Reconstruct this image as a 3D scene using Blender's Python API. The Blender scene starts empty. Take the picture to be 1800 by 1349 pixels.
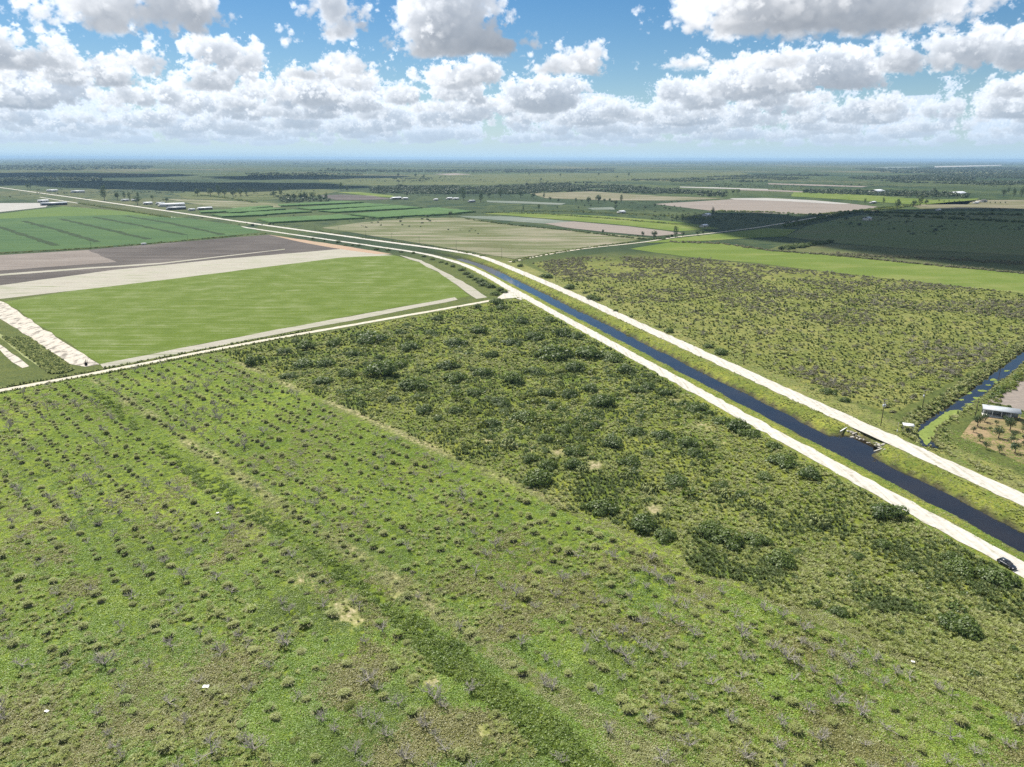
import bpy, math, random
import numpy as np
from mathutils import Matrix, Vector
random.seed(11); R = np.random.default_rng(11)
f32 = np.float32
scene = bpy.context.scene; COL = scene.collection

# ------------------------------------------------------------------ camera
CAMH = 100.0                               # drone height in metres
FPX = 1248.0                               # focal length in pixels of an 1800 px wide photo
PITCH = math.atan((674.5 - 278.3) / FPX); ROLL = math.atan(5.5 / 1800)
cam = bpy.data.cameras.new('camera'); cam_o = bpy.data.objects.new('camera', cam); COL.objects.link(cam_o)
cam.sensor_width = 36; cam.lens = FPX / 1800 * 36; cam.clip_start = 0.5; cam.clip_end = 200000
cam_o.matrix_world = Matrix.Translation((0, 0, CAMH)) @ Matrix.Rotation(math.pi/2 - PITCH, 4, 'X') @ Matrix.Rotation(ROLL, 4, 'Z')
scene.camera = cam_o

def P(px, py, z=0.0):
    """ground point seen at a photo position (1800 px wide), used only to survey the site"""
    dx, dy = px - 900, py - 674.5; c, s = math.cos(-ROLL), math.sin(-ROLL)
    dx, dy = dx*c - dy*s, dx*s + dy*c
    u, v = dx/FPX, dy/FPX
    k = (CAMH - z) / (math.sin(PITCH) + v*math.cos(PITCH))
    return (u*k, (math.cos(PITCH) - v*math.sin(PITCH))*k, z)
def proj(x, y, z=0.0):
    x = np.asarray(x, float); y = np.asarray(y, float); z = np.asarray(z, float) - CAMH
    fw = y*math.cos(PITCH) - z*math.sin(PITCH); up = y*math.sin(PITCH) + z*math.cos(PITCH)
    fw = np.where(fw < 1, 1, fw)
    dx, dy = x/fw*FPX, -up/fw*FPX; c, s = math.cos(ROLL), math.sin(ROLL)
    return 900 + dx*c - dy*s, 674.5 + dx*s + dy*c
def seen(x, y, m=60):
    px, py = proj(x, y); return (px > -m) & (px < 1800+m) & (py < 1349+m) & (np.asarray(y) > 10)

# ------------------------------------------------------------------ light
SUN_AZ, SUN_EL = math.radians(-33), math.radians(55)      # ahead and a little to the left
SUN_DIR = Vector((math.sin(SUN_AZ)*math.cos(SUN_EL), math.cos(SUN_AZ)*math.cos(SUN_EL), math.sin(SUN_EL)))
sun = bpy.data.lights.new('sun', 'SUN'); sun.energy = 4.6; sun.angle = math.radians(0.53); sun.color = (1.0, 0.955, 0.87)
sun_o = bpy.data.objects.new('sun', sun); COL.objects.link(sun_o); sun_o.rotation_mode = 'QUATERNION'
sun_o.rotation_quaternion = SUN_DIR.to_track_quat('Z', 'Y'); sun_o.location = (0, 0, 300)
scene.view_settings.view_transform = 'Standard'; scene.view_settings.look = 'None'
scene.view_settings.gamma = 1; scene.view_settings.exposure = 0.82; scene.view_settings.use_curve_mapping = False
scene.render.engine = 'CYCLES'
cy = scene.cycles
cy.max_bounces = 6; cy.diffuse_bounces = 3; cy.glossy_bounces = 2; cy.transmission_bounces = 3; cy.transparent_max_bounces = 24
cy.volume_bounces = 0; cy.use_denoising = False; cy.caustics_reflective = False; cy.caustics_refractive = False

# ------------------------------------------------------------------ sky: Nishita air plus a marched field of cumulus
def build_sky(W=1300,Hh=300,az=48.0,el0=-0.6,el1=19.0,sun_az=-62.0,sun_el=50.0,seed=5,NCL=560):
    R=np.random.default_rng(seed)
    f32=np.float32
    # --- tileable billow noise -------------------------------------------------
    N=96
    def worley(c):
        pts=R.random((c,c,c,3)).astype(f32)
        g=(np.arange(N,dtype=f32)+0.5)*c/N
        X,Y,Z=np.meshgrid(g,g,g,indexing='ij')
        ix,iy,iz=X.astype(int),Y.astype(int),Z.astype(int)
        best=np.full(X.shape,9,f32)
        for a in(-1,0,1):
            for b in(-1,0,1):
                for d in(-1,0,1):
                    q=pts[(ix+a)%c,(iy+b)%c,(iz+d)%c]
                    D=(ix+a+q[...,0]-X)**2+(iy+b+q[...,1]-Y)**2+(iz+d+q[...,2]-Z)**2
                    np.minimum(best,D,out=best)
        return 1-np.sqrt(best)
    w=worley(6)*.6+worley(12)*.3+worley(24)*.15
    w=((w-w.mean())/w.std()).astype(f32)
    wf=w.ravel()
    def noise(x,y,z,L):
        k=N/L
        return wf[((x*k).astype(np.int32)%N*N+(y*k).astype(np.int32)%N)*N+(z*k).astype(np.int32)%N]
    def noise3(x,y,z,L):   # trilinear
        k=f32(N/L); x=x*k;y=y*k;z=z*k
        xi=np.floor(x);yi=np.floor(y);zi=np.floor(z)
        fx=x-xi;fy=y-yi;fz=z-zi
        x0=xi.astype(np.int32)%N;y0=yi.astype(np.int32)%N;z0=zi.astype(np.int32)%N
        x1=(x0+1)%N;y1=(y0+1)%N;z1=(z0+1)%N
        r=0
        for xx,wx in((x0,1-fx),(x1,fx)):
            for yy,wy in((y0,1-fy),(y1,fy)):
                b=(xx*N+yy)*N
                r=r+wx*wy*(wf[b+z0]*(1-fz)+wf[b+z1]*fz)
        return r
    # --- clouds as ellipsoids (x,y,z,rx,ry,rz) in metres, x right, y ahead ------
    E=[]
    def px(x,y): return math.atan((x-900)/1248/1.0), (278-y)/1248*math.cos(math.atan((x-900)/1248))
    def hero(d,blobs,kids=9,ks=.45):
        for (x,y,rx,ry) in blobs:
            a,t=px(x,y); D=d/math.cos(a)
            c=(D*math.sin(a),D*math.cos(a),D*t); s=D/1248*math.cos(a)
            s*=.84;r=(rx*s,rx*s*.8,ry*s); E.append(c+r)
            for k in range(kids):
                th=R.uniform(0,6.28);ph=R.uniform(-.15,1.2)
                q=(c[0]+r[0]*math.cos(th)*math.cos(ph),c[1]+r[1]*math.sin(th)*math.cos(ph),c[2]+r[2]*math.sin(ph))
                kr=R.uniform(.55,1)*ks*min(r); E.append(q+(kr*1.2,kr*1.2,kr))
    hero(6500,[(335,40,105,62),(400,55,56,46),(255,58,80,34),(150,62,66,28),(200,48,50,28)])
    hero(7500,[(610,45,58,48),(575,60,46,26),(645,75,50,28),(600,85,50,20)])
    hero(7500,[(800,75,95,78),(830,25,66,52),(755,115,66,46),(870,110,60,44),(918,95,20,18)])
    hero(6200,[(1350,55,190,55),(1450,70,120,36),(1330,60,150,50),(1220,85,100,32),(1480,30,130,45),(1290,20,100,45),(1400,5,150,40),(1160,100,45,20)])
    hero(8500,[(1185,150,58,32),(1270,150,64,26),(1335,130,50,22)])
    hero(6800,[(1640,25,70,18),(1700,5,60,16),(1590,50,40,22)],4)
    hero(9000,[(1540,128,60,36),(1620,112,76,38),(1725,105,78,40),(1480,160,50,24),(1790,88,36,44)])
    hero(9000,[(960,150,45,36),(1020,145,55,38),(1080,165,40,26),(930,175,50,24)])
    hero(9000,[(55,115,66,40),(135,128,70,38),(15,135,44,32)])
    hero(9800,[(235,125,42,26),(330,135,50,30),(420,118,52,28),(480,128,40,22),(575,150,62,26),(665,140,50,28)])
    hero(5200,[(560,-25,130,22)],4); hero(5600,[(0,20,22,20)],4); hero(6000,[(50,4,40,8)],3)
    for i in range(NCL):   # open field of cumulus further out
        u=R.random(); y=10500*(70000/10500)**(u**.75); x=R.uniform(-1,1)*(y*1.15+2500)
        if y<15000 and (870<900+1248*x/y<1200 or 1390<900+1248*x/y<1460): continue
        s=R.lognormal(0,.45)*(250+y*.004); z=950+s*.35
        for k in range(5):
            r=s*R.uniform(.35,.9)
            E.append((x+R.normal()*s*.9,y+R.normal()*s*.9,z+abs(R.normal())*s*.32,r*1.35,r*1.35,r*.72))
    E=np.array(E)
    sd=np.array([math.sin(math.radians(sun_az))*math.cos(math.radians(sun_el)),math.cos(math.radians(sun_az))*math.cos(math.radians(sun_el)),math.sin(math.radians(sun_el))])
    bands=[]
    for (y0,y1,xm,h,zt) in((4200,11500,10500,55,3000),(11500,27000,25000,110,2800),(27000,75000,60000,300,1600)):
        nx,ny,nz=int(2*xm/h),int((y1-y0)/h)+8,int((zt-600)/min(h,100))+1
        hz=min(h,100)
        S=np.full((nx,ny,nz),-400,f32)
        gx=-xm+np.arange(nx)*h; gy=y0-4*h+np.arange(ny)*h; gz=600+np.arange(nz)*hz
        for (cx,cy,cz,rx,ry,rz) in E:
            m=1.6
            i0,i1=np.searchsorted(gx,[cx-rx*m,cx+rx*m]);j0,j1=np.searchsorted(gy,[cy-ry*m,cy+ry*m]);k0,k1=np.searchsorted(gz,[cz-rz*m-100,cz+rz*m+100])
            if i1<=i0 or j1<=j0 or k1<=k0: continue
            q=np.sqrt((((gx[i0:i1]-cx)/rx)**2)[:,None,None]+(((gy[j0:j1]-cy)/ry)**2)[None,:,None]+(((gz[k0:k1]-cz)/rz)**2)[None,None,:])
            v=((1-q)*min(rx,rz)).astype(f32)
            s=S[i0:i1,j0:j1,k0:k1]; np.maximum(s,v,out=s)
        dens=np.clip((S+20)/90,0,1)
        # optical depth toward the sun, layer by layer from the top
        tau=np.zeros_like(S); st=hz/sd[2]; ox,oy=sd[0]*st/h,sd[1]*st/h
        def shift(a,o,ax):
            i=math.floor(o);f=o-i
            return np.roll(a,-i,ax)*(1-f)+np.roll(a,-i-1,ax)*f
        for k in range(nz-2,-1,-1):
            up=tau[:,:,k+1]+dens[:,:,k+1]*st
            tau[:,:,k]=shift(shift(up,ox,0),oy,1)
        bands.append((y0,y1,-xm,y0-4*h,h,hz,S.ravel(),tau.ravel(),nx,ny,nz))
    # --- march -----------------------------------------------------------------
    A=np.radians(np.linspace(-az,az,W)); El=np.radians(np.linspace(el0,el1,Hh))
    Az,Ee=np.meshgrid(A,El)
    dx=(np.sin(Az)*np.cos(Ee)).ravel().astype(f32);dy=(np.cos(Az)*np.cos(Ee)).ravel().astype(f32);dz=np.sin(Ee).ravel().astype(f32)
    n=dx.size; T=np.ones(n,f32); C=np.zeros((n,3),f32)
    sunc=np.array([1.0,.97,.93],f32); amb=np.array([.50,.60,.76],f32); hazec=np.array([.56,.71,.88],f32)
    jit=R.random(n).astype(f32)
    cosang=dx*sd[0]+dy*sd[1]+dz*sd[2]
    hg=lambda g:(1-g*g)/(1+g*g-2*g*cosang)**1.5
    phase=.75+.10*hg(.5)
    for (y0,y1,gx0,gy0,h,hz,S,tau,nx,ny,nz) in bands:
        t=y0/np.maximum(dy,.2); tend=y1/np.maximum(dy,.2)
        zs=np.where(dz>1e-4,700/np.maximum(dz,1e-4),1e9); ze=np.where(dz>1e-4,2900/np.maximum(dz,1e-4),1e9)
        t=np.maximum(t,zs); tend=np.minimum(tend,ze)
        step0=.0055
        t=t*(1+step0*jit)
        act=np.nonzero((t<tend)&(T>.02))[0]
        while act.size:
            ta=t[act]; x=dx[act]*ta;y=dy[act]*ta;z=dz[act]*ta
            fi=(x-gx0)/h;fj=(y-gy0)/h;fk=(z-600)/hz
            i=np.clip(fi.astype(np.int32),0,nx-2);j=np.clip(fj.astype(np.int32),0,ny-2);k=np.clip(fk.astype(np.int32),0,nz-2)
            b=(i*ny+j)*nz+k
            s0=S[b]
            near=s0>-h*1.6-110
            st=np.minimum(ta*step0,260)*np.where(near,1,1.8)
            if near.any():
                ii=np.nonzero(near)[0]; bb=b[ii]
                a=np.clip(fi[ii]-i[ii],0,1);c=np.clip(fj[ii]-j[ii],0,1);d=np.clip(fk[ii]-k[ii],0,1)
                def tri(V):
                    o=0
                    for u,wu in((0,1-a),(ny*nz,a)):
                        for v,wv in((0,1-c),(nz,c)):
                            o=o+wu*wv*(V[bb+u+v]*(1-d)+V[bb+u+v+1]*d)
                    return o
                s=tri(S); X,Y,Z=x[ii],y[ii],z[ii]
                nb=noise3(X,Y,Z,2600); nd=noise3(X+170,Y,Z*1.2,720); 
                nn=70*nb+38*nd
                fine=ta[ii]<16000
                nn=nn+np.where(fine,12*noise3(X,Y+99,Z,230),0)
                s=s+nn-54
                s=np.minimum(s,(Z-930-25*nb)*1.3)
                de=np.clip(s/np.maximum(75,ta[ii]*.0065),0,1)
                m=de>0
                if m.any():
                    kk=ii[m]; de=de[m]; g=act[kk]
                    tu=tri(tau)[m]
                    # local self shadow from the billows: how deep below the outer surface
                    dep=np.clip(s[m]/90,0,2.5)
                    hh=np.clip((Z[m]-900)/900,0,1)
                    lit=.62*np.exp(-tu*.009)+.38*np.exp(-tu*.0010)
                    lit=lit*np.clip(1.12-.26*dep+.16*nd[m],.3,1.4)
                    L=(1.02*lit*phase[g])[:,None]*sunc+(.27+.42*hh)[:,None]*amb
                    fz=np.exp(-np.maximum(ta[kk]-3000,0)/34000)[:,None]
                    L=L*fz+hazec*(1-fz)
                    al=1-np.exp(-de*.02*st[kk])
                    C[g]+=(T[g]*al)[:,None]*L; T[g]*=1-al
            t[act]=ta+st
            act=act[(t[act]<tend[act])&(T[act]>.02)]
    al=1-T
    C=C/np.maximum(al,1e-4)[:,None]
    fade=np.exp(-np.maximum(Ee.ravel(),0)/math.radians(1.1))
    # pale humid air thickening toward the horizon, in front of and behind the far clouds
    hz=(.94*np.exp(-np.maximum(Ee.ravel(),0)/math.radians(2.4)))
    hcol=np.array([.47,.71,.93])
    na=al+(1-al)*hz
    C=(C*al[:,None]+((1-al)*hz)[:,None]*hcol)/np.maximum(na,1e-4)[:,None]; al=na
    al=al*np.clip((el1-np.degrees(Ee.ravel()))/4,0,1)
    out=np.concatenate([C,al[:,None]],1).reshape(Hh,W,4)
    return out

SKY_STRENGTH = 0.050
def make_world():
    w = bpy.data.worlds.new('World'); scene.world = w; w.use_nodes = True
    nt = w.node_tree; nt.nodes.clear(); N = nt.nodes; L = nt.links
    px = build_sky(); Hh, W = px.shape[:2]
    img = bpy.data.images.new('cumulus_field', W, Hh, alpha=True, float_buffer=True); img.colorspace_settings.name = 'Non-Color'
    img.alpha_mode = 'CHANNEL_PACKED'
    img.pixels.foreach_set(np.ascontiguousarray(px, dtype=f32).ravel()); img.update(); img.pack()
    sky = N.new('ShaderNodeTexSky'); sky.sky_type = 'NISHITA'; sky.sun_disc = False
    sky.sun_elevation = SUN_EL; sky.sun_rotation = SUN_AZ; sky.altitude = 100; sky.air_density = 1.0; sky.dust_density = 0.2; sky.ozone_density = 4.0
    geo = N.new('ShaderNodeTexCoord'); sep = N.new('ShaderNodeSeparateXYZ'); L.new(geo.outputs['Generated'], sep.inputs[0])
    def M(op, a, b=None):
        n = N.new('ShaderNodeMath'); n.operation = op
        for i, v in enumerate((a, b)):
            if v is None: continue
            if isinstance(v, (int, float)): n.inputs[i].default_value = v
            else: L.new(v, n.inputs[i])
        return n.outputs[0]
    az = M('ARCTAN2', sep.outputs[0], sep.outputs[1]); el = M('ARCSINE', sep.outputs[2])
    u = M('ADD', M('MULTIPLY', az, 1/math.radians(2*SKY_AZ)), 0.5)
    v = M('MULTIPLY', M('SUBTRACT', el, math.radians(SKY_E0)), 1/math.radians(SKY_E1-SKY_E0))
    cmb = N.new('ShaderNodeCombineXYZ'); L.new(u, cmb.inputs[0]); L.new(v, cmb.inputs[1])
    tex = N.new('ShaderNodeTexImage'); tex.image = img; tex.extension = 'CLIP'; tex.interpolation = 'Linear'; L.new(cmb.outputs[0], tex.inputs[0])
    # the clear sky, a little more saturated than the model's (thin humid air)
    hs = N.new('ShaderNodeHueSaturation'); hs.inputs['Saturation'].default_value = 1.32; L.new(sky.outputs[0], hs.inputs['Color'])
    bg1 = N.new('ShaderNodeBackground'); bg1.inputs[1].default_value = SKY_STRENGTH; L.new(hs.outputs[0], bg1.inputs[0])
    bg2 = N.new('ShaderNodeBackground'); bg2.inputs[1].default_value = CLOUD_GAIN; L.new(tex.outputs[0], bg2.inputs[0])
    mix = N.new('ShaderNodeMixShader'); L.new(tex.outputs[1], mix.inputs[0]); L.new(bg1.outputs[0], mix.inputs[1]); L.new(bg2.outputs[0], mix.inputs[2])
    # the same broken cumulus carries on overhead and behind, out of the frame
    zc = M('MAXIMUM', sep.outputs[2], .08); pl = N.new('ShaderNodeCombineXYZ'); L.new(M('DIVIDE', sep.outputs[0], zc), pl.inputs[0]); L.new(M('DIVIDE', sep.outputs[1], zc), pl.inputs[1])
    nz = N.new('ShaderNodeTexNoise'); L.new(pl.outputs[0], nz.inputs['Vector']); nz.inputs['Scale'].default_value = 1.3; nz.inputs['Detail'].default_value = 7
    def step(v, a, b):
        n = N.new('ShaderNodeMapRange'); n.interpolation_type = 'SMOOTHSTEP'; L.new(v, n.inputs[0]); n.inputs[1].default_value = a; n.inputs[2].default_value = b; return n.outputs[0]
    away = M('MAXIMUM', step(el, math.radians(27), math.radians(38)), step(M('ABSOLUTE', az), math.radians(52), math.radians(66)))
    cov = M('MULTIPLY', M('MULTIPLY', step(nz.outputs[0], .46, .58), away), step(el, 0.0, .05))
    bg3 = N.new('ShaderNodeBackground'); bg3.inputs[0].default_value = (.80, .83, .88, 1); bg3.inputs[1].default_value = .62
    mix3 = N.new('ShaderNodeMixShader'); L.new(cov, mix3.inputs[0]); L.new(mix.outputs[0], mix3.inputs[1]); L.new(bg3.outputs[0], mix3.inputs[2])
    out = N.new('ShaderNodeOutputWorld'); L.new(mix3.outputs[0], out.inputs[0])
    w.cycles.sampling_method = 'MANUAL'; w.cycles.sample_map_resolution = 1024
SKY_AZ, SKY_E0, SKY_E1, CLOUD_GAIN = 48.0, -0.6, 19.0, 0.60
make_world()

# ------------------------------------------------------------------ materials
def mat_new(name):
    m = bpy.data.materials.new(name); m.use_nodes = True; nt = m.node_tree; nt.nodes.clear(); return m, nt
class NB:
    """tiny node helper"""
    def __init__(s, nt): s.nt = nt; s.N = nt.nodes; s.L = nt.links
    def put(s, sock, v):
        if hasattr(v, 'is_linked') or isinstance(v, bpy.types.NodeSocket): s.L.new(v, sock)
        elif isinstance(v, (tuple, list)): sock.default_value = tuple(v) + ((1,) if len(v) == 3 and len(sock.default_value) == 4 else ())
        else: sock.default_value = v
    def math(s, op, a, b=0.0, clamp=False):
        n = s.N.new('ShaderNodeMath'); n.operation = op; n.use_clamp = clamp; s.put(n.inputs[0], a); s.put(n.inputs[1], b); return n.outputs[0]
    def pos(s): return s.N.new('ShaderNodeNewGeometry').outputs['Position']
    def island(s): return s.N.new('ShaderNodeNewGeometry').outputs['Random Per Island']
    def objrand(s): return s.N.new('ShaderNodeObjectInfo').outputs['Random']
    def mapping(s, vec, rot=0, scale=(1, 1, 1), loc=(0, 0, 0)):
        n = s.N.new('ShaderNodeMapping'); s.L.new(vec, n.inputs[0]); n.inputs['Rotation'].default_value = (0, 0, rot); n.inputs['Scale'].default_value = scale; n.inputs['Location'].default_value = loc; return n.outputs[0]
    def noise(s, vec, scale, detail=4, rough=.55, dist=0.0):
        n = s.N.new('ShaderNodeTexNoise'); s.L.new(vec, n.inputs['Vector']); n.inputs['Scale'].default_value = scale; n.inputs['Detail'].default_value = detail
        n.inputs['Roughness'].default_value = rough; n.inputs['Distortion'].default_value = dist; return n.outputs['Fac']
    def ramp(s, fac, stops, interp='LINEAR'):
        n = s.N.new('ShaderNodeValToRGB'); s.L.new(fac, n.inputs[0]); e = n.color_ramp.elements; n.color_ramp.interpolation = interp
        while len(e) < len(stops): e.new(.5)
        for k, (p, c) in enumerate(stops): e[k].position = p; e[k].color = tuple(c) + (1,) if len(c) == 3 else c
        return n.outputs[0]
    def mix(s, f, a, b, mode='MIX'):
        n = s.N.new('ShaderNodeMix'); n.data_type = 'RGBA'; n.blend_type = mode; n.clamp_factor = True
        s.put(n.inputs[0], f); s.put(n.inputs[6], a); s.put(n.inputs[7], b); return n.outputs[2]
    def attr(s, name):
        n = s.N.new('ShaderNodeAttribute'); n.attribute_name = name; return n
    def maprange(s, v, a, b, c=0.0, d=1.0):
        n = s.N.new('ShaderNodeMapRange'); s.L.new(v, n.inputs[0]); n.inputs[1].default_value = a; n.inputs[2].default_value = b; n.inputs[3].default_value = c; n.inputs[4].default_value = d; return n.outputs[0]
    def bump(s, h, strength=.5, dist=.3):
        n = s.N.new('ShaderNodeBump'); s.L.new(h, n.inputs['Height']); n.inputs['Strength'].default_value = strength; n.inputs['Distance'].default_value = dist; return n.outputs[0]
    def principled(s, col, rough=.9, normal=None, spec=.2, metal=0):
        b = s.N.new('ShaderNodeBsdfPrincipled'); s.put(b.inputs['Base Color'], col); s.put(b.inputs['Roughness'], rough); b.inputs['Specular IOR Level'].default_value = spec; b.inputs['Metallic'].default_value = metal
        if normal is not None: s.L.new(normal, b.inputs['Normal'])
        return b.outputs[0]
    def out(s, sh):
        o = s.N.new('ShaderNodeOutputMaterial'); s.L.new(sh, o.inputs[0])

def foliage(name, dark, mid, light, trans=.35, patch=.03, obj=True, pv=.75):
    """leaf material: per-leaf and per-plant variation plus broad patches over the ground"""
    m, nt = mat_new(name); b = NB(nt)
    v = b.math('MULTIPLY', b.island(), .5)
    v = b.math('ADD', v, b.math('MULTIPLY', b.noise(b.pos(), patch, 3), pv))
    if obj: v = b.math('ADD', v, b.math('MULTIPLY', b.objrand(), .3))
    else: v = b.math('ADD', v, .15)
    c = b.ramp(b.math('SUBTRACT', v, .28+(pv-.75)*.5, True), [(0.0, dark), (.5, mid), (1.0, light)])
    d = b.N.new('ShaderNodeBsdfDiffuse'); b.put(d.inputs[0], c)
    t = b.N.new('ShaderNodeBsdfTranslucent'); b.put(t.inputs[0], b.mix(.5, c, tuple(min(1, x*1.5) for x in light)))
    mx = b.N.new('ShaderNodeMixShader'); mx.inputs[0].default_value = trans; b.L.new(d.outputs[0], mx.inputs[1]); b.L.new(t.outputs[0], mx.inputs[2])
    g = b.N.new('ShaderNodeBsdfGlossy'); g.inputs[0].default_value = (1, 1, 1, 1); g.inputs['Roughness'].default_value = .55
    m2 = b.N.new('ShaderNodeMixShader'); m2.inputs[0].default_value = .035; b.L.new(mx.outputs[0], m2.inputs[1]); b.L.new(g.outputs[0], m2.inputs[2])
    b.out(m2.outputs[0]); return m

def plain(name, c1, c2=None, scale=2.0, rough=.85, bump=0.0, spec=.25, metal=0, detail=5, stretch=(1, 1, 1), rot=0.0, local=False):
    """two-tone weathered surface"""
    m, nt = mat_new(name); b = NB(nt); c2 = c2 or tuple(x*.75 for x in c1)
    p = b.N.new('ShaderNodeTexCoord').outputs['Object'] if local else b.pos()
    n = b.noise(b.mapping(p, rot, stretch), scale, detail, .62)
    c = b.ramp(n, [(.32, c2), (.68, c1)])
    nm = b.bump(n, bump, .2) if bump else None
    b.out(b.principled(c, rough, nm, spec, metal)); return m

# ------------------------------------------------------------------ mesh building
def mkmesh(name, V, F, mats=(), mi=None, smooth=False):
    """V (n,3); F list of (m,k) index arrays of equal-sided faces"""
    me = bpy.data.meshes.new(name); V = np.asarray(V, f32)
    F = [np.asarray(f, np.int32) for f in F if len(f)]
    nl = sum(f.size for f in F); nf = sum(len(f) for f in F)
    me.vertices.add(len(V)); me.vertices.foreach_set('co', V.ravel())
    me.loops.add(nl); me.polygons.add(nf)
    me.loops.foreach_set('vertex_index', np.concatenate([f.ravel() for f in F]))
    tot = np.concatenate([np.full(len(f), f.shape[1], np.int32) for f in F])
    st = np.zeros(nf, np.int32); st[1:] = np.cumsum(tot)[:-1]
    me.polygons.foreach_set('loop_start', st)
    try: me.polygons.foreach_set('loop_total', tot)
    except Exception: pass
    if mi is not None: me.polygons.foreach_set('material_index', np.asarray(mi, np.int32))
    if smooth: me.polygons.foreach_set('use_smooth', np.ones(nf, bool))
    for m in mats: me.materials.append(m)
    me.update(calc_edges=True); me.validate(); return me
class MB:
    """collects solids, then becomes ONE mesh"""
    def __init__(s): s.v = []; s.f = {}; s.n = 0; s.mi = {}
    def add(s, V, F, mi=0):
        V = np.asarray(V, float).reshape(-1, 3); s.v.append(V)
        for f in F: s.f.setdefault(len(f), []).append([i + s.n for i in f]); s.mi.setdefault(len(f), []).append(mi)
        s.n += len(V); return s
    def box(s, c, d, rz=0.0, mi=0, taper=1.0):
        x, y, z = d[0]/2, d[1]/2, d[2]/2; cs, sn = math.cos(rz), math.sin(rz); V = []
        for (i, j, k) in ((-1,-1,-1),(1,-1,-1),(1,1,-1),(-1,1,-1),(-1,-1,1),(1,-1,1),(1,1,1),(-1,1,1)):
            t = taper if k > 0 else 1; a, b_ = i*x*t, j*y*t; V.append((c[0]+a*cs-b_*sn, c[1]+a*sn+b_*cs, c[2]+k*z))
        return s.add(V, [(0,3,2,1),(4,5,6,7),(0,1,5,4),(1,2,6,5),(2,3,7,6),(3,0,4,7)], mi)
    def tube(s, p0, p1, r0, r1=None, n=6, mi=0, cap=True):
        p0, p1 = np.asarray(p0, float), np.asarray(p1, float); r1 = r0 if r1 is None else r1
        d = p1-p0; d = d/(np.linalg.norm(d)+1e-9); a = np.cross(d, (0, 0, 1) if abs(d[2]) < .9 else (1, 0, 0)); a /= np.linalg.norm(a); b_ = np.cross(d, a)
        V = []
        for p, r in ((p0, r0), (p1, r1)):
            for k in range(n): t = 6.28318*k/n; V.append(p + r*(a*math.cos(t)+b_*math.sin(t)))
        F = [(k, (k+1) % n, n+(k+1) % n, n+k) for k in range(n)]
        if cap: F += [tuple(range(n-1, -1, -1)), tuple(range(n, 2*n))]
        return s.add(V, F, mi)
    def prism(s, prof, p0, axis, length, mi=0):
        """profile in (across, up) extruded along a horizontal axis angle"""
        c, sn = math.cos(axis), math.sin(axis); V = []
        for t in (-length/2, length/2):
            for (a, z) in prof: V.append((p0[0]+t*c-a*sn, p0[1]+t*sn+a*c, p0[2]+z))
        n = len(prof)
        return s.add(V, [(k, (k+1) % n, n+(k+1) % n, n+k) for k in range(n)] + [tuple(range(n-1, -1, -1)), tuple(range(n, 2*n))], mi)
    def loft(s, rings, mi=0, cap=True):
        n = len(rings[0]); V = [p for r in rings for p in r]; F = []
        for q in range(len(rings)-1):
            for k in range(n): F.append((q*n+k, q*n+(k+1) % n, (q+1)*n+(k+1) % n, (q+1)*n+k))
        if cap: F += [tuple(range(n-1, -1, -1)), tuple(range((len(rings)-1)*n, len(rings)*n))]
        return s.add(V, F, mi)
    def mesh(s, name, mats, smooth=False):
        ks = sorted(s.f); return mkmesh(name, np.concatenate(s.v), [s.f[k] for k in ks], mats, sum((s.mi[k] for k in ks), []), smooth)

def link(name, me, parent=None, loc=None, mats=None, smooth=False):
    if isinstance(me, MB): me = me.mesh(name, mats if isinstance(mats, (list, tuple)) else [mats], smooth)
    o = bpy.data.objects.new(name, me); COL.objects.link(o)
    if loc is not None: o.location = loc
    if parent is not None: o.parent = parent
    return o
def tag(o, label=None, cat=None, group=None, kind=None):
    if label: o['label'] = label
    if cat: o['category'] = cat
    if group: o['group'] = group
    if kind: o['kind'] = kind
    return o
def empty(name, loc, rz=0.0, label=None, cat=None, group=None):
    o = bpy.data.objects.new(name, None); o.empty_display_size = .5; COL.objects.link(o); o.location = loc; o.rotation_euler = (0, 0, rz)
    return tag(o, label, cat, group)
USED_PLACES = set()
def place_words(x, y, z=0.0):
    """where a reader of the photo finds the thing: percent across and down"""
    px, py = proj(x, y, z); return '%d%% across, %d%% down the photo' % (round(float(px)/18), round(float(py)/13.49))
def unique(label, extras):
    for e in [''] + list(extras):
        l = (e + ' ' + label).strip()
        if l not in USED_PLACES: USED_PLACES.add(l); return l
    return l

# polylines
def smooth_line(pts, step):
    p = np.asarray(pts, float)[:, :2]; seg = []
    e = np.vstack([2*p[0]-p[1], p, 2*p[-1]-p[-2]])
    for i in range(1, len(e)-2):
        n = max(2, int(np.linalg.norm(e[i+1]-e[i])/step)); t = np.linspace(0, 1, n, endpoint=False)[:, None]
        a, b, c, d = e[i-1], e[i], e[i+1], e[i+2]
        seg.append(.5*(2*b+(c-a)*t+(2*a-5*b+4*c-d)*t*t+(3*b-a-3*c+d)*t**3))
    return np.vstack(seg+[p[-1:]])
def straight_line(pts, step):
    p = np.asarray(pts, float)[:, :2]; seg = []
    for i in range(len(p)-1):
        n = max(1, int(np.linalg.norm(p[i+1]-p[i])/step)); seg.append(p[i]+(p[i+1]-p[i])*np.linspace(0, 1, n, endpoint=False)[:, None])
    return np.vstack(seg+[p[-1:]])
def line_dist(x, y, line):
    """distance and side (+ right of travel) of points from a polyline"""
    best = np.full(x.shape, 1e9); side = np.zeros(x.shape)
    for a, b in zip(line[:-1], line[1:]):
        d = b-a; L2 = d@d; t = np.clip(((x-a[0])*d[0]+(y-a[1])*d[1])/L2, 0, 1)
        q = np.hypot(x-a[0]-t*d[0], y-a[1]-t*d[1]); m = q < best
        best = np.where(m, q, best); side = np.where(m, (x-a[0])*d[1]-(y-a[1])*d[0], side)
    return best, np.sign(side)
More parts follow.
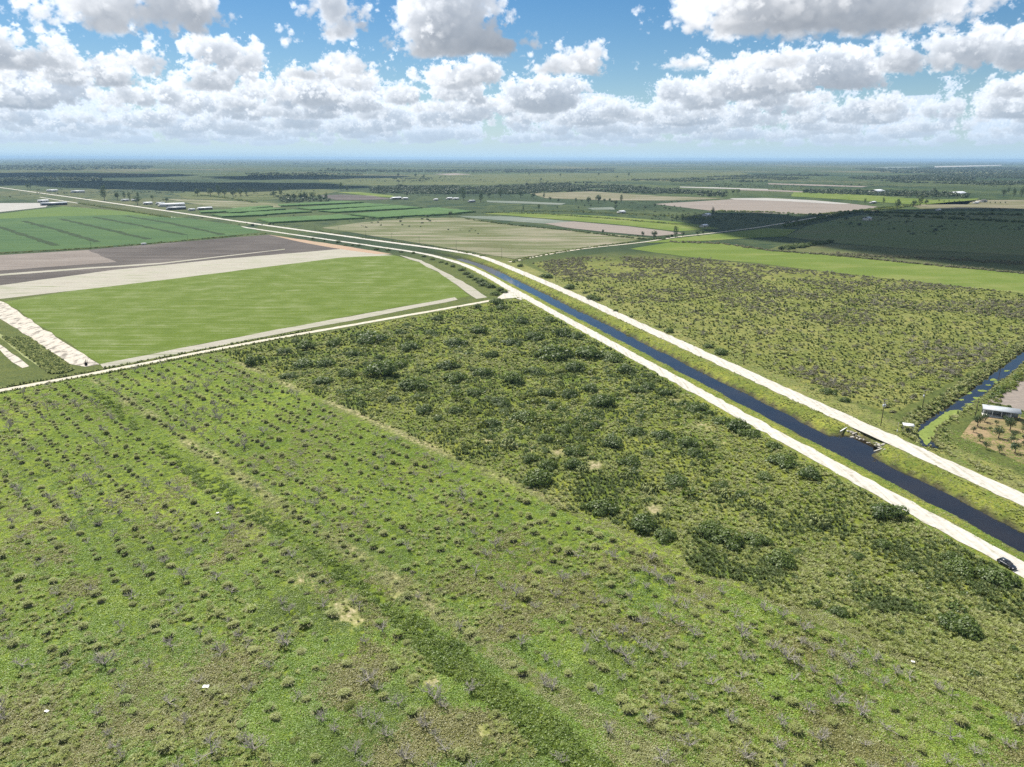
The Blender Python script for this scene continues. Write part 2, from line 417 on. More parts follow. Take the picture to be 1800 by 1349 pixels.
def inside(x, y, poly):
    x = np.asarray(x, float); y = np.asarray(y, float); r = np.zeros(x.shape, bool); n = len(poly)
    for i in range(n):
        (x1, y1), (x2, y2) = poly[i][:2], poly[(i+1) % n][:2]
        c = ((y1 > y) != (y2 > y)) & (x < (x2-x1)*(y-y1)/(y2-y1+1e-12)+x1); r ^= c
    return r
def ribbon(name, line, width, z, mat, jit=.3, kind='structure', label=None, crown=.05):
    d = np.gradient(line, axis=0); d /= np.linalg.norm(d, axis=1)[:, None]+1e-9; nrm = np.stack([d[:, 1], -d[:, 0]], 1); n = len(line)
    w = (np.full(n, width) if np.isscalar(width) else np.asarray(width))/2
    def j(): return R.normal(0, jit, n)
    A = line-nrm*(w+j())[:, None]; B = line+nrm*(w+j())[:, None]; M = line
    V = np.zeros((n*3, 3)); V[0::3, :2] = A; V[1::3, :2] = M; V[2::3, :2] = B; V[:, 2] = z; V[1::3, 2] = z+crown
    i = np.arange(n-1)*3; F = np.concatenate([np.stack([i, i+3, i+4, i+1], 1), np.stack([i+1, i+4, i+5, i+2], 1)])
    return tag(link(name, mkmesh(name, V, [F], [mat])), label, kind=kind)
def sheet(name, pts, z, mat, label=None, step=12.0, jit=.5):
    """a field or bare patch lying on the ground, outline slightly ragged"""
    w = np.array([P(*q)[:2] for q in pts]); far = w[:, 1].mean(); step *= max(1, far/500); jit *= max(1, far/700)
    o = straight_line(np.vstack([w, w[:1]]), step)[:-1]; o = o+R.normal(0, jit, o.shape)
    V = np.c_[o, np.full(len(o), z)]
    me = mkmesh(name, V, [np.arange(len(o))[None, :]], [mat])
    return tag(link(name, me), label, kind='structure')

# ------------------------------------------------------------------ site survey (metres)
def xy(*q): return [P(*p)[:2] for p in q]
C72 = np.array([math.cos(math.radians(-72)), math.sin(math.radians(-72))]); N72 = np.array([-C72[1], C72[0]])
def canal_frame(n, s): return N72*n+C72*s
def arc(pts, n, curve_n=None):
    """the canal and its roads: measured bend in the distance, then dead straight toward the camera"""
    return pts+[tuple(canal_frame(n, s)) for s in (-540, -400, -250, -120, -40, 20, 90)]
ROAD_L = smooth_line(arc(xy((70,347),(140,358),(258,376),(300,382),(380,392),(450,403),(532,415),(650,432),(737,445),(780,455),(813,465),(847,480)), 173.6), 4)
ROAD_R = smooth_line(arc(xy((-60,322),(0,330),(110,345),(230,362),(340,378),(450,394),(560,409),(675,425),(740,433.5),(800,442.5),(850,453)), 211.2), 4)
WATER = smooth_line(arc([P(700,437,-2)[:2],P(750,445,-2)[:2],P(798,453.5,-2)[:2],P(830,463,-2)[:2],P(855,472,-2)[:2]], 190.6), 4)
SIDE = smooth_line([P(*q, -1.6)[:2] for q in ((1634,786),(1628,770),(1629,752),(1645,738.5),(1662,729),(1683,716),(1719,688),(1766,652),(1820,612),(1930,535))], 3)
FARM_TRACK = smooth_line(xy((-120,705),(0,687),(210,648),(430,605),(640,568),(850,531),(890,522)), 4)
CROSS_ROAD = smooth_line(xy((895,461),(960,448),(1030,437),(1130,426),(1190,417),(1270,408),(1345,398),(1450,380),(1530,368),(1610,361),(1720,349)), 8)
GRAVES = None
E1 = np.array([.70711, -.70711]); E2 = np.array([.70711, .70711])       # orchard rows run along E1
A_TRACK, B_VINE, B_SAND = -376.0, 79.0, 147.0
def ab(x, y): return (x-y)*.70711, (x+y)*.70711
def nn(x, y): return x*N72[0]+y*N72[1]
def edge(a): return B_SAND+2+np.clip((a+230)/120, 0, 1)*(2.6*np.sin(a/9.0)+2.2*np.sin(a/3.7+1))
def grove(x, y):
    a, b = ab(x, y); return (a > A_TRACK+5) & (b < edge(a)) & (nn(x, y) < 165)
def thicket(x, y):
    a, b = ab(x, y); return (a > A_TRACK+5) & (b >= edge(a)) & (nn(x, y) < 168)
SCRUB_POLY = xy((935,463),(1010,452),(1105,439),(1200,452),(1467,480),(1830,520),(1830,575),(1700,655),(1570,728),(1480,700),(1300,634),(1100,548),(1000,500))

# value noise on arrays
class VN:
    def __init__(s, seed): s.g = np.random.default_rng(seed).random((256, 256))
    def __call__(s, x, y, L):
        x = x/L; y = y/L; i = np.floor(x).astype(int); j = np.floor(y).astype(int); u = x-i; v = y-j; u = u*u*(3-2*u); v = v*v*(3-2*v)
        g = s.g; a, b, c, d = g[i % 256, j % 256], g[(i+1) % 256, j % 256], g[i % 256, (j+1) % 256], g[(i+1) % 256, (j+1) % 256]
        return (a*(1-u)+b*u)*(1-v)+(c*(1-u)+d*u)*v
    def fbm(s, x, y, L, o=4): return sum(s(x+37*k, y-91*k, L/2**k)*.5**k for k in range(o))/sum(.5**k for k in range(o))
vn = VN(3); vn2 = VN(8)

WATER_Z, SIDE_Z = -2.0, -1.6
POND = P(1500, 782, -2)
def ground_z(x, y):
    x = np.asarray(x, float); y = np.asarray(y, float)
    dw, _ = line_dist(x, y, WATER); ds, _ = line_dist(x, y, SIDE)
    dp = np.hypot((x-POND[0])/7.5, (y-POND[1])/9.5)
    wob = (vn(x, y, 9)-.5)*1.6
    hw = np.interp(dw+wob, [0, 3.2, 5.2, 9.5, 12.5], [-4.2, -3.6, -1.85, -.15, 0])
    hp = np.interp(dp+wob*.1, [0, .7, 1.15, 1.5], [-3.4, -3.0, -1.6, 0])
    hs = np.interp(ds+wob*.6, [0, 2, 3.3, 6, 8], [-3.2, -2.7, -1.45, 0, 0])
    # the causeway: the big road closes off the side ditch
    hs = np.where(nn(x, y) < 219, np.interp(219-nn(x, y), [0, 3], [1, 0])*hs, hs)
    h = np.minimum(np.minimum(hw, hs), hp)
    lump = (vn.fbm(x, y, 6, 3)-.5)*.9+(vn2(x, y, 22)-.5)*.6
    wild = np.where(grove(x, y) | thicket(x, y), 1.0, 0)+np.where(inside(x, y, SCRUB_POLY), .9, 0)
    return h+lump*wild*np.clip((h+.3)/.3, 0, 1)

SAND_PATCHES = [P(qx, qy)[:2]+(r,) for (qx, qy, r) in ((980,795,2.6),(935,790,2.2),(860,775,2.2),(1050,690,1.6),(1240,750,3.5),(1262,776,2.6),(1045,820,3),(1150,895,2.6),(1265,890,1.8),(1180,700,3.6),(1325,912,1.6),(715,585,2.5),(612,1080,2.9),(598,1066,2.0),(625,1092,1.8),(530,1015,2.2),(524,1028,2.0),(850,1280,2.0),(760,1200,1.5),(700,1045,1.3),(450,905,1.6),(470,925,1.4))]
def bare(x, y):
    v = np.zeros(np.shape(x))
    for (px, py, r) in SAND_PATCHES: v = np.maximum(v, np.exp(-((x-px)**2+(y-py)**2*.5)/r**2)*np.clip(vn(x, y, 2.5)*1.6, 0, 1))
    return v
def make_ground():
    near_x = np.arange(-470, 471, 2.2); near_y = np.arange(38, 821, 2.2)
    far = np.geomspace(30, 60000, 26)
    X = np.r_[-(470+far)[::-1], near_x, near_x[-1]+far]; Y = np.r_[-1500, -400, -60, 0, near_y, near_y[-1]+far]
    gx, gy = np.meshgrid(X, Y); x = gx.ravel(); y = gy.ravel()
    z = np.zeros(x.shape); nearm = (abs(x) < 470) & (y > 36) & (y < 822); z[nearm] = ground_z(x[nearm], y[nearm])
    nx, ny = len(X), len(Y); i = np.arange(nx-1)[None, :]+np.arange(ny-1)[:, None]*nx
    F = np.stack([i, i+1, i+1+nx, i+nx], -1).reshape(-1, 4)
    # real ground colours by zone
    c = np.tile(np.array([.085, .105, .030]), (len(x), 1)); a, b = ab(x, y); n = nn(x, y)
    f = vn.fbm(x, y, 40, 4)[:, None]; f2 = vn2.fbm(x, y, 14, 3)[:, None]
    def setz(m, c1, c2, k=f):
        m = m[:, None]; t = np.clip((k-.3)/.4, 0, 1); return np.where(m, np.array(c1)*(1-t)+np.array(c2)*t, c)
    c = setz(grove(x, y), (.105, .150, .020), (.165, .215, .032))
    c = setz(thicket(x, y), (.090, .125, .018), (.165, .185, .034), f2)
    c = setz(inside(x, y, SCRUB_POLY), (.125, .145, .034), (.180, .185, .060), f2)
    dw, _ = line_dist(x, y, WATER)
    c = setz((n > 168) & (dw < 30) & (n < 206), (.130, .155, .030), (.200, .215, .045), f2)
    c = setz((n > 206) & (n < 228), (.150, .165, .050), (.20, .20, .075), f2)
    c = setz(z < -1.2, (.060, .060, .030), (.085, .080, .045), f2)
    # bare sand showing through: the worn track and patches
    sand = np.exp(-((b-B_SAND-1.0+2*(vn(x, y, 30)-.5))/1.5)**2)*np.clip((vn(x, y, 17)-.30)*3, 0, 1)*(a > A_TRACK+30)*(a < 30)
    sand = np.maximum(sand, .8*np.exp(-((b-(B_VINE+8.2)+2*(vn(x, y, 25)-.5))/2.0)**2)*np.clip((vn2(x, y, 13)-.42)*4, 0, 1)*(a < -60))
    sand = np.maximum(sand, .9*np.exp(-((b-(B_VINE-6.0))/1.7)**2)*np.clip((vn2(x+50, y, 11)-.5)*4, 0, 1)*(a > -200))
    sand = np.maximum(sand, bare(x, y))
    far_m = np.clip((np.maximum(y-700, abs(x)-400))/120, 0, 1)*(y > 640)+(abs(x) > 430)*1.0
    me = mkmesh('ground', np.stack([x, y, z], 1), [F], [mat_ground()], smooth=True)
    ca = me.color_attributes.new('zone', 'FLOAT_COLOR', 'POINT'); ca.data.foreach_set('color', np.c_[c, np.ones(len(x))].astype(f32).ravel())
    for nme, v in (('sand', sand), ('far', np.clip(far_m, 0, 1))):
        at = me.attributes.new(nme, 'FLOAT', 'POINT'); at.data.foreach_set('value', v.astype(f32))
    tag(link('ground', me), 'flat farmland running to the horizon', kind='structure')

def mat_ground():
    m, nt = mat_new('ground_soil_and_grass'); b = NB(nt); p = b.pos()
    z = b.attr('zone').outputs['Color']
    n1 = b.noise(p, .9, 8, .68); n2 = b.noise(p, .13, 5, .6); n3 = b.noise(p, .02, 4, .6)
    near = b.mix(1.0, z, b.ramp(n1, [(.30, (.35, .38, .35)), (.52, (1, 1, 1)), (.75, (1.55, 1.5, 1.3))]), 'MULTIPLY')
    near = b.mix(1.0, near, b.ramp(n2, [(.3, (.72, .80, .80)), (.7, (1.2, 1.12, 1.0))]), 'MULTIPLY')
    sandf = b.math('MULTIPLY', b.attr('sand').outputs['Fac'], b.ramp(n1, [(.35, (0.1,)*3), (.62, (1,)*3)]), True)
    near = b.mix(sandf, near, b.ramp(n1, [(.3, (.30, .22, .14)), (.7, (.50, .41, .29))]))
    # distance: a patchwork of pasture, old groves and wood, on the same 45 degree survey grid
    q = b.mapping(p, math.radians(45))
    br = b.N.new('ShaderNodeTexBrick'); b.L.new(q, br.inputs['Vector']); br.offset = .37; br.inputs['Scale'].default_value = 1/520; br.inputs['Brick Width'].default_value = 1.7; br.inputs['Row Height'].default_value = .8
    br.inputs['Mortar Size'].default_value = .008; br.inputs['Color1'].default_value = (0, 0, 0, 1); br.inputs['Color2'].default_value = (1, 1, 1, 1); br.inputs['Mortar'].default_value = (.3, .3, .3, 1)
    br2 = b.N.new('ShaderNodeTexBrick'); b.L.new(q, br2.inputs['Vector']); br2.offset = .5; br2.inputs['Scale'].default_value = 1/1900; br2.inputs['Brick Width'].default_value = 1.2; br2.inputs['Row Height'].default_value = .7
    br2.inputs['Mortar Size'].default_value = .0; br2.inputs['Color1'].default_value = (0, 0, 0, 1); br2.inputs['Color2'].default_value = (1, 1, 1, 1)
    big = b.noise(p, 1/2600, 5, .6)
    k = b.math('ADD', b.math('MULTIPLY', br.outputs['Color'], .30), b.math('MULTIPLY', br2.outputs['Color'], .16)); k = b.math('ADD', k, b.math('MULTIPLY', big, .62))
    pal = b.ramp(k, [(.26, (.020, .038, .018)), (.42, (.036, .056, .022)), (.52, (.062, .082, .030)), (.60, (.050, .074, .025)), (.68, (.100, .102, .046)), (.84, (.150, .135, .085))])
    st = b.noise(b.mapping(p, math.radians(45), (.02, .004, 1)), 1.0, 6, .65)
    pal = b.mix(1.0, pal, b.ramp(st, [(.3, (.62, .68, .66)), (.7, (1.3, 1.22, 1.15))]), 'MULTIPLY')
    trees = b.noise(p, 1/38, 3, .7); wood = b.noise(p, 1/900, 4, .65); tw = b.math('ADD', trees, b.math('MULTIPLY', wood, .9))
    pal = b.mix(b.maprange(tw, .98, 1.06), pal, (.022, .042, .018))
    col = b.mix(b.attr('far').outputs['Fac'], near, pal)
    h = b.math('ADD', n1, b.math('MULTIPLY', n2, .6))
    b.out(b.principled(col, .95, b.bump(h, .55, .5), .1)); return m
make_ground()

# ------------------------------------------------------------------ water
def mat_water():
    m, nt = mat_new('canal_water'); b = NB(nt); p = b.pos()
    wv = b.noise(b.mapping(p, 0, (1, 1, 1)), 1.6, 4, .6); big = b.noise(p, .06, 4)
    c = b.ramp(big, [(.35, (.016, .0135, .009)), (.7, (.026, .0205, .013))])
    s = b.N.new('ShaderNodeBsdfPrincipled'); b.put(s.inputs['Base Color'], c); s.inputs['Roughness'].default_value = .02; s.inputs['IOR'].default_value = 1.6
    b.L.new(b.bump(wv, .006, .02), s.inputs['Normal']); b.out(s.outputs[0]); return m
M_WATER = mat_water()
wd = smooth_line(WATER, 6); sel = (wd[:, 1] < P(795, 452)[1])
tag(ribbon('canal_water', wd[sel], 17.0, WATER_Z, M_WATER, 0.0, crown=0), 'brown and blue canal water between the white roads', kind='structure')
MBp = MB(); MBp.add([(POND[0]+16*math.cos(t), POND[1]+17*math.sin(t), WATER_Z-.004) for t in np.linspace(0, 6.28, 25)[:-1]], [tuple(range(24))])
tag(link('pond_water', MBp, mats=M_WATER), 'widened pool of the canal beside the riprap', kind='structure')
tag(ribbon('ditch_water', SIDE[SIDE[:, 1] > 0], 14.0, SIDE_Z, M_WATER, 0.0, crown=0), 'side ditch water with floating weed', kind='structure')

# ------------------------------------------------------------------ roads
def mat_road(name, c1, c2, edge, scale=.5):
    m, nt = mat_new(name); b = NB(nt); p = b.pos()
    n = b.noise(p, scale, 6, .65); t = b.noise(b.mapping(p, math.radians(-18), (1.1, .03, 1)), 1, 4, .6)
    c = b.ramp(b.math('ADD', b.math('MULTIPLY', n, .5), b.math('MULTIPLY', t, .5)), [(.34, edge), (.46, c2), (.62, c1)])
    b.out(b.principled(c, .95, b.bump(n, .2, .1), .1)); return m
M_SHELL = mat_road('crushed_shell_road', (.52, .495, .445), (.41, .388, .34), (.26, .24, .17))
M_TRACK = mat_road('pale_farm_track', (.52, .48, .40), (.44, .40, .32), (.33, .31, .20))
def road_w(line, w, far): d = line[:, 1]; return np.interp(d, [150, 600, 1500], [w, w*1.02, w*far])
ribbon('gravel_road', ROAD_L, road_w(ROAD_L, 6.8, .8), .10, M_SHELL, .34, label='white shell road along the near bank of the canal')
ribbon('gravel_road', ROAD_R, road_w(ROAD_R, 8.6, 1.05), .10, M_SHELL, .34, label='white shell road along the far bank of the canal')
ribbon('dirt_road', FARM_TRACK, 4.6, .07, M_TRACK, .22, label='pale farm track between the grass field and the old grove')
ribbon('dirt_road', CROSS_ROAD, road_w(CROSS_ROAD, 3.6, 1.4), .07, M_TRACK, .3, label='pale side road running away to the right')
jn = P(901, 514); tri = np.array([P(868,528)[:2], P(890,513)[:2], P(898,508)[:2], P(925,524)[:2], P(916,528)[:2], P(905,524)[:2], P(890,525)[:2]])
tag(link('road_junction', mkmesh('road_junction', np.c_[tri, np.full(len(tri), .085)], [np.arange(len(tri))[None, :]], [M_SHELL])), 'white shell junction of the farm track', kind='structure')

# ------------------------------------------------------------------ fields
def mat_field(name, base, alt, streak=None, ang=45, sc=(.012, .25), fine=1.3, amount=.5, thr=(.55, .7), patch=.02):
    m, nt = mat_new(name); b = NB(nt); p = b.pos()
    n = b.noise(p, fine, 6, .65); q = b.mapping(p, math.radians(-ang), (sc[0], sc[1], 1)); s = b.noise(q, 1.0, 6, .6); big = b.noise(p, patch, 4, .6)
    c = b.ramp(b.math('ADD', b.math('MULTIPLY', s, .5), b.math('MULTIPLY', big, .5)), [(.34, alt), (.64, base)])
    c = b.mix(1.0, c, b.ramp(n, [(.3, (.70, .72, .70)), (.7, (1.28, 1.25, 1.2))]), 'MULTIPLY')
    if streak:
        k = b.math('ADD', b.math('MULTIPLY', s, .7), b.math('MULTIPLY', big, .3)); k = b.math('ADD', k, b.math('MULTIPLY', n, .22))
        c = b.mix(b.math('MULTIPLY', b.maprange(k, thr[0], thr[1]), amount), c, streak)
    b.out(b.principled(c, .95, b.bump(n, .35, .25), .1)); return m
FM = dict(
 drain=mat_field('field_drain', (.034, .056, .020), (.022, .040, .015), None, 45, (.1, .1), 1.0),
 sandgreen=mat_field('mown_path', (.26, .28, .13), (.19, .215, .09), None, 45, (.1, .1), 1.0),
 pasture=mat_field('grass_field', (.105, .150, .018), (.072, .108, .014), (.33, .31, .25), 41, (.014, .75), 1.1, .5, (.62, .78), .06),
 sand=mat_field('pale_sand', (.40, .38, .34), (.27, .25, .21), (.13, .15, .06), 41, (.02, .5), .9, .8, (.60, .74), .04),
 clod=mat_field('broken_sand_clods', (.528, .488, .440), (.416, .376, .320), (.160, .144, .120), -20, (.35, .12), .8, .9, (.60, .70), .1),
 plough=mat_field('ploughed_soil', (.100, .088, .080), (.054, .046, .043), (.240, .208, .192), 41, (.004, .30), .6, .5, (.62, .8), .012),
 ploughpale=mat_field('dry_ploughed_soil', (.205, .178, .160), (.140, .118, .106), (.25, .225, .20), -49, (.01, .25), .6, .5, (.6, .8), .02),
 pink=mat_field('reddish_bank', (.400, .288, .216), (.320, .216, .152), (.160, .160, .080), 41, (.05, .1), .8, .4),
 crop=mat_field('row_crop', (.056, .108, .036), (.036, .078, .029), (.088, .128, .040), -48, (.006, .09), .8, .4, (.55, .75), .008),
 cropl=mat_field('young_crop', (.096, .144, .032), (.068, .116, .028), None, 45, (.006, .09), .8),
 bright=mat_field('bright_pasture', (.120, .164, .029), (.088, .128, .022), (.208, .200, .080), 45, (.010, .03), 1.0, .5, (.60, .75), .012),
 mid=mat_field('worn_pasture', (.088, .124, .038), (.100, .104, .048), (.264, .224, .176), 45, (.008, .05), .7, .8, (.55, .72), .010),
 brown=mat_field('brown_stubble', (.160, .140, .092), (.104, .116, .048), (.272, .240, .192), 45, (.006, .05), .7, .6, (.56, .74), .012),
 olive=mat_field('olive_rough', (.084, .100, .034), (.056, .074, .026), (.160, .144, .064), 45, (.006, .02), .6, .5, (.58, .76), .010),
 dark=mat_field('dark_rough', (.110, .145, .045), (.085, .115, .036), (.13, .11, .060), 45, (.004, .02), .5, .5, (.55, .75), .006),
 mauve=mat_field('bare_mauve_soil', (.264, .228, .204), (.200, .172, .152), (.128, .112, .096), 43, (.004, .18), .5, .7, (.58, .72), .008),
 plastic=mat_field('white_plastic_mulch', (.36, .35, .335), (.27, .26, .245), None, 45, (.01, .2), .5),
 bluegrey=mat_field('grey_green_vegetables', (.124, .148, .120), (.088, .116, .088), (.288, .288, .264), 50, (.004, .12), .6, .6, (.58, .74), .008),
 orchard=mat_field('orchard_floor', (.240, .188, .104), (.120, .120, .044), (.320, .216, .136), -25, (.05, .2), .9, .7, (.56, .72), .06),
 algae=mat_field('duckweed', (.176, .220, .056), (.136, .180, .048), None, 45, (.1, .1), 1.0),
 shrubby=mat_field('weedy_verge', (.064, .092, .024), (.044, .068, .019), (.112, .120, .040), 45, (.03, .2), .8),
)
FIELDS = [
 ('grass_field', 'pasture', .05, 'green field with pale bare streaks left of the canal', [(8,531),(150,508),(300,490),(450,471),(600,452),(690,448),(735,461),(775,482),(800,500),(826,521),(700,540),(520,574),(350,606),(176,641)]),
 ('sand_strip', 'sand', .06, 'pale sand strip between the ploughed field and the green field', [(-80,513),(0,502),(200,475),(400,455),(600,438),(660,445),(690,449),(600,453),(450,472),(300,491),(150,509),(0,526),(-80,538)]),
 ('grass_path', 'sandgreen', .07, 'pale green mown path beside the reedy ditch', [(-20,573),(0,588),(72,642),(66,645),(0,595),(-20,580)]),
 ('sand_strip', 'clod', .07, 'broken white sand strip at the left edge beyond the farm track', [(-20,586),(0,605),(30,630),(50,645),(42,647),(20,636),(0,614),(-20,598)]),
 ('sand_bank', 'clod', .07, 'broken white sand bank down the left side of the green field', [(-10,528),(8,531),(60,568),(120,606),(174,641),(150,645),(122,640),(60,600),(0,561),(-30,545)]),
 ('sand_strip', 'sand', .075, 'white sand ribbon along the lower edge of the green field', [(176,641),(350,606),(520,574),(700,541),(800,523),(806,527),(700,548),(520,582),(350,615),(182,647)]),
 ('sand_strip', 'sand', .08, 'sandy strip curving round the right end of the green field', [(700,449),(740,458),(785,480),(830,505),(856,523),(838,526),(828,521),(800,500),(770,479),(735,461)]),
 ('ploughed_field', 'plough', .05, 'dark ploughed field on the left', [(-80,455),(0,449),(160,439),(300,427),(420,417),(475,413),(545,424),(640,438),(600,439),(400,456),(200,476),(0,503),(-80,514)]),
 ('ploughed_field', 'ploughpale', .07, 'paler dry corner of the ploughed field', [(-60,453),(0,449),(155,440),(178,450),(205,461),(80,470),(0,476),(-60,480)]),
 ('field_path', 'sand', .09, 'thin pale path across the ploughed field', [(-60,489),(0,482),(150,471),(280,462.6),(400,449.5),(500,438),(500,439.2),(400,450.9),(280,465),(150,473.6),(0,485),(-60,492.5)]),
 ('earth_bank', 'pink', .08, 'reddish earth bank at the end of the ploughed field', [(472,413),(520,420),(600,432),(690,447),(660,447),(600,438.5),(540,428)]),
 ('crop_field', 'crop', .06, 'big green row crop field on the far left', [(-80,388),(0,385),(90,381),(220,378),(330,384),(420,397),(458,409),(420,413),(300,425),(150,436),(0,444),(-80,449)]),
 ('grass_field', 'cropl', .05, 'light green grass beyond the row crop', [(-80,383),(0,376),(85,366),(110,363),(150,366),(230,373),(260,376),(330,384),(220,378.5),(90,381.5),(0,386),(-80,389)]),
 ('grass_field', 'bright', .08, 'bright green wedge in the row crop', [(-80,402),(0,399),(60,418),(105,432),(0,441),(-80,446)]),
 ('plastic_field', 'plastic', .07, 'white plastic covered beds by the long shed', [(-80,357),(0,357.5),(88,357),(80,364.5),(0,373),(-80,379)]),
 ('vegetable_field', 'crop', .08, 'dark green stripe at the right end of the row crop', [(225,379),(330,384),(420,397),(458,409),(430,411),(340,398)]),
 ('pasture', 'mid', .10, 'worn green pasture beyond the canal bend', [(565,401),(640,391),(720,384.5),(800,383),(830,385),(900,396),(1000,405.5),(1145,419),(1085,428),(1030,436),(905,455.5),(850,447),(760,432),(660,416)]),
 ('stubble_field', 'brown', .14, 'brown stubble at the near end of the pasture', [(860,399),(900,396.5),(1010,406.5),(1130,420),(1080,428),(1000,440),(925,449),(930,436),(880,418)]),
 ('vegetable_field', 'bluegrey', .12, 'grey green vegetable strip with pale beds', [(800,380),(900,381),(1007,390),(1020,394),(960,394),(830,384)]),
 ('plastic_field', 'mauve', .14, 'pale end of the vegetable strip', [(958,393.5),(1008,390),(1100,398),(1205,411),(1150,416),(1060,408),(990,400)]),
 ('pasture', 'bright', .10, 'bright green belt behind the vegetable strip', [(850,376),(900,373.5),(1060,380),(1200,391),(1265,402),(1190,407),(1100,396.5),(1007,388.5),(900,379.5)]),
 ('pasture', 'bright', .09, 'bright green meadow between the scrub and the hedge on the right', [(1108,438),(1180,426),(1270,428),(1350,441),(1470,450),(1650,468),(1850,486),(1850,521),(1700,506),(1467,480),(1330,463),(1200,451)]),
 ('pasture', 'bright', .11, 'sunny meadow just past the side road', [(1130,428),(1190,419),(1275,410),(1345,402),(1400,404),(1380,416),(1300,420),(1240,424)]),
 ('rough_pasture', 'olive', .09, 'rough yellow green pasture beyond the hedge', [(1350,439),(1400,424),(1480,430),(1620,440),(1850,452),(1850,484),(1650,466),(1470,448)]),
 ('rough_pasture', 'dark', .10, 'dark green rough grazing on the right', [(1380,417),(1420,398),(1480,384),(1560,372),(1900,372),(1900,455),(1620,440),(1480,429)]),
 ('bare_field', 'mauve', .12, 'big bare mauve field with white edge', [(1150,359),(1283,351),(1400,353),(1490,358),(1562,366),(1545,370),(1450,378),(1370,376),(1250,371)]),
 ('plastic_field', 'plastic', .18, 'long white plastic strip on the bare field', [(1283,349),(1350,348.6),(1430,352.6),(1495,358.5),(1480,359.5),(1380,354.3),(1290,351.2)]),
 ('plastic_field', 'plastic', .20, 'white strip beyond the woods', [(1195,328.6),(1260,330),(1350,333),(1348,334.2),(1255,331.8),(1195,330)]),
 ('bare_field', 'mauve', .20, 'pale brown strip far right', [(1350,322.5),(1440,325),(1525,328),(1515,329.6),(1430,327),(1350,324.5)]),
 ('bare_field', 'mauve', .22, 'second pale brown strip', [(1300,333),(1360,334.2),(1420,337.5),(1410,338.8),(1350,336.6),(1300,335)]),
 ('plastic_field', 'bluegrey', .18, 'white beds near the farm buildings', [(855,353),(900,354),(995,357.8),(985,360.5),(900,358),(858,356)]),
 ('plastic_field', 'bluegrey', .15, 'pale plot before the scattered trees', [(1030,366),(1075,364.5),(1082,369),(1040,369.5)]),
 ('bare_field', 'plough', .16, 'dark ploughed plot by the left farm', [(560,344),(600,342.5),(655,344.5),(690,350.5),(650,352),(590,352.5)]),
 ('grass_field', 'bright', .15, 'light green strip before the plantation', [(590,338),(630,338),(690,344),(700,348.5),(660,346)]),
 ('pasture', 'brown', .14, 'dry pasture beyond the farm trees', [(930,340),(1040,337),(1160,345),(1275,349),(1200,353),(1080,353),(960,349)]),
 ('pasture', 'olive', .12, 'open pasture past the left sheds', [(300,340),(440,334),(560,332),(600,336),(560,344),(470,352),(330,350)]),
 ('pasture', 'mid', .12, 'grass beside the left farm buildings', [(290,350),(350,352),(460,356),(530,362),(440,368),(360,362)]),
 ('pasture', 'olive', .20, 'wide green flats before the far woods', [(560,312),(800,308),(1000,305),(1300,303),(1330,309),(1050,318),(850,326),(650,326),(560,320)]),
 ('bare_field', 'mauve', .25, 'pale sand flat far away', [(762,306.5),(800,305),(830,307),(790,308.6)]),
 ('pasture', 'bright', .2, 'grass field with a row of saplings on the right', [(1395,338),(1500,342),(1640,352),(1720,349),(1700,360),(1600,360),(1480,351),(1390,346)]),
 ('pasture', 'brown', .2, 'dry grass lots by the far house', [(1600,362),(1720,352),(1900,352),(1900,367),(1620,368)]),
 ('bare_field', 'mauve', .05, 'pale mauve ploughed field at the right edge', [(1738,706),(1800,658),(1870,612),(1900,700),(1850,733),(1800,724),(1760,711)]),
 ('orchard_floor', 'orchard', .04, 'sandy orange orchard floor right of the big road', [(1690,770),(1705,740),(1740,722),(1800,735),(1900,755),(1900,835),(1800,815),(1740,790)]),
 ('plastic_field', 'plastic', .3, 'huge white plastic houses near the right horizon', [(1642,292.6),(1700,291.4),(1762,290.2),(1760,291.6),(1700,293.4),(1645,294.6)]),
 ('solar_field', 'bluegrey', .3, 'blue grey flats near the right horizon', [(1508,297.5),(1560,293.5),(1620,293),(1600,297),(1550,300)]),
]
for (nme, mk, z, lab, pts) in FIELDS: sheet(nme, pts, z*(1 if np.mean([q[1] for q in pts]) > 420 else 2.2), FM[mk], lab)
for pts in ([(-40,388),(0,400),(100,432)],[(41,389),(110,407),(172,426)],[(105,385),(180,402),(262,421)],[(165,382),(240,396),(325,413)],[(220,380),(300,393),(392,413)]):
    ribbon('field_ditch', straight_line(np.array(xy(*pts)), 10), 9.0, .2, FM['drain'], 1.2, label='dark green field ditch across the row crop')
# duckweed on the ditch: a floating mat near the road and rafts further out
def raft(pts, z, name='duckweed_mat', label=None):
    w = smooth_line(np.array([P(*q, z)[:2] for q in pts+pts[:1]]), 1.5)[:-1]; w = w+R.normal(0, .25, w.shape)
    tag(link(name, mkmesh(name, np.c_[w, np.full(len(w), z)], [np.arange(len(w))[None, :]], [FM['algae']])), label, kind='stuff')
raft([(1612,762),(1640,741),(1664,724),(1690,722),(1688,735),(1660,752),(1640,772),(1628,782)], SIDE_Z+.05, label='bright green duckweed covering the ditch beside the road')
for k, (qx, qy, rx, ry) in enumerate(((1702,691,6,2.4),(1718,700,7,2),(1745,668,8,2),(1738,677,5,1.6),(1752,672,6,1.5),(1727,687,8,2),(1713,706,6,1.5),(1690,703,5,1.5),(1770,652,5,1.3),(1705,711,8,2))):
    raft([(qx+rx*math.cos(t)*R.uniform(.7, 1.2), qy+ry*math.sin(t)*R.uniform(.7, 1.2)) for t in np.linspace(0, 6.28, 9)[:-1]], SIDE_Z+.055, 'duckweed_raft', 'pale green duckweed raft afloat on the ditch')

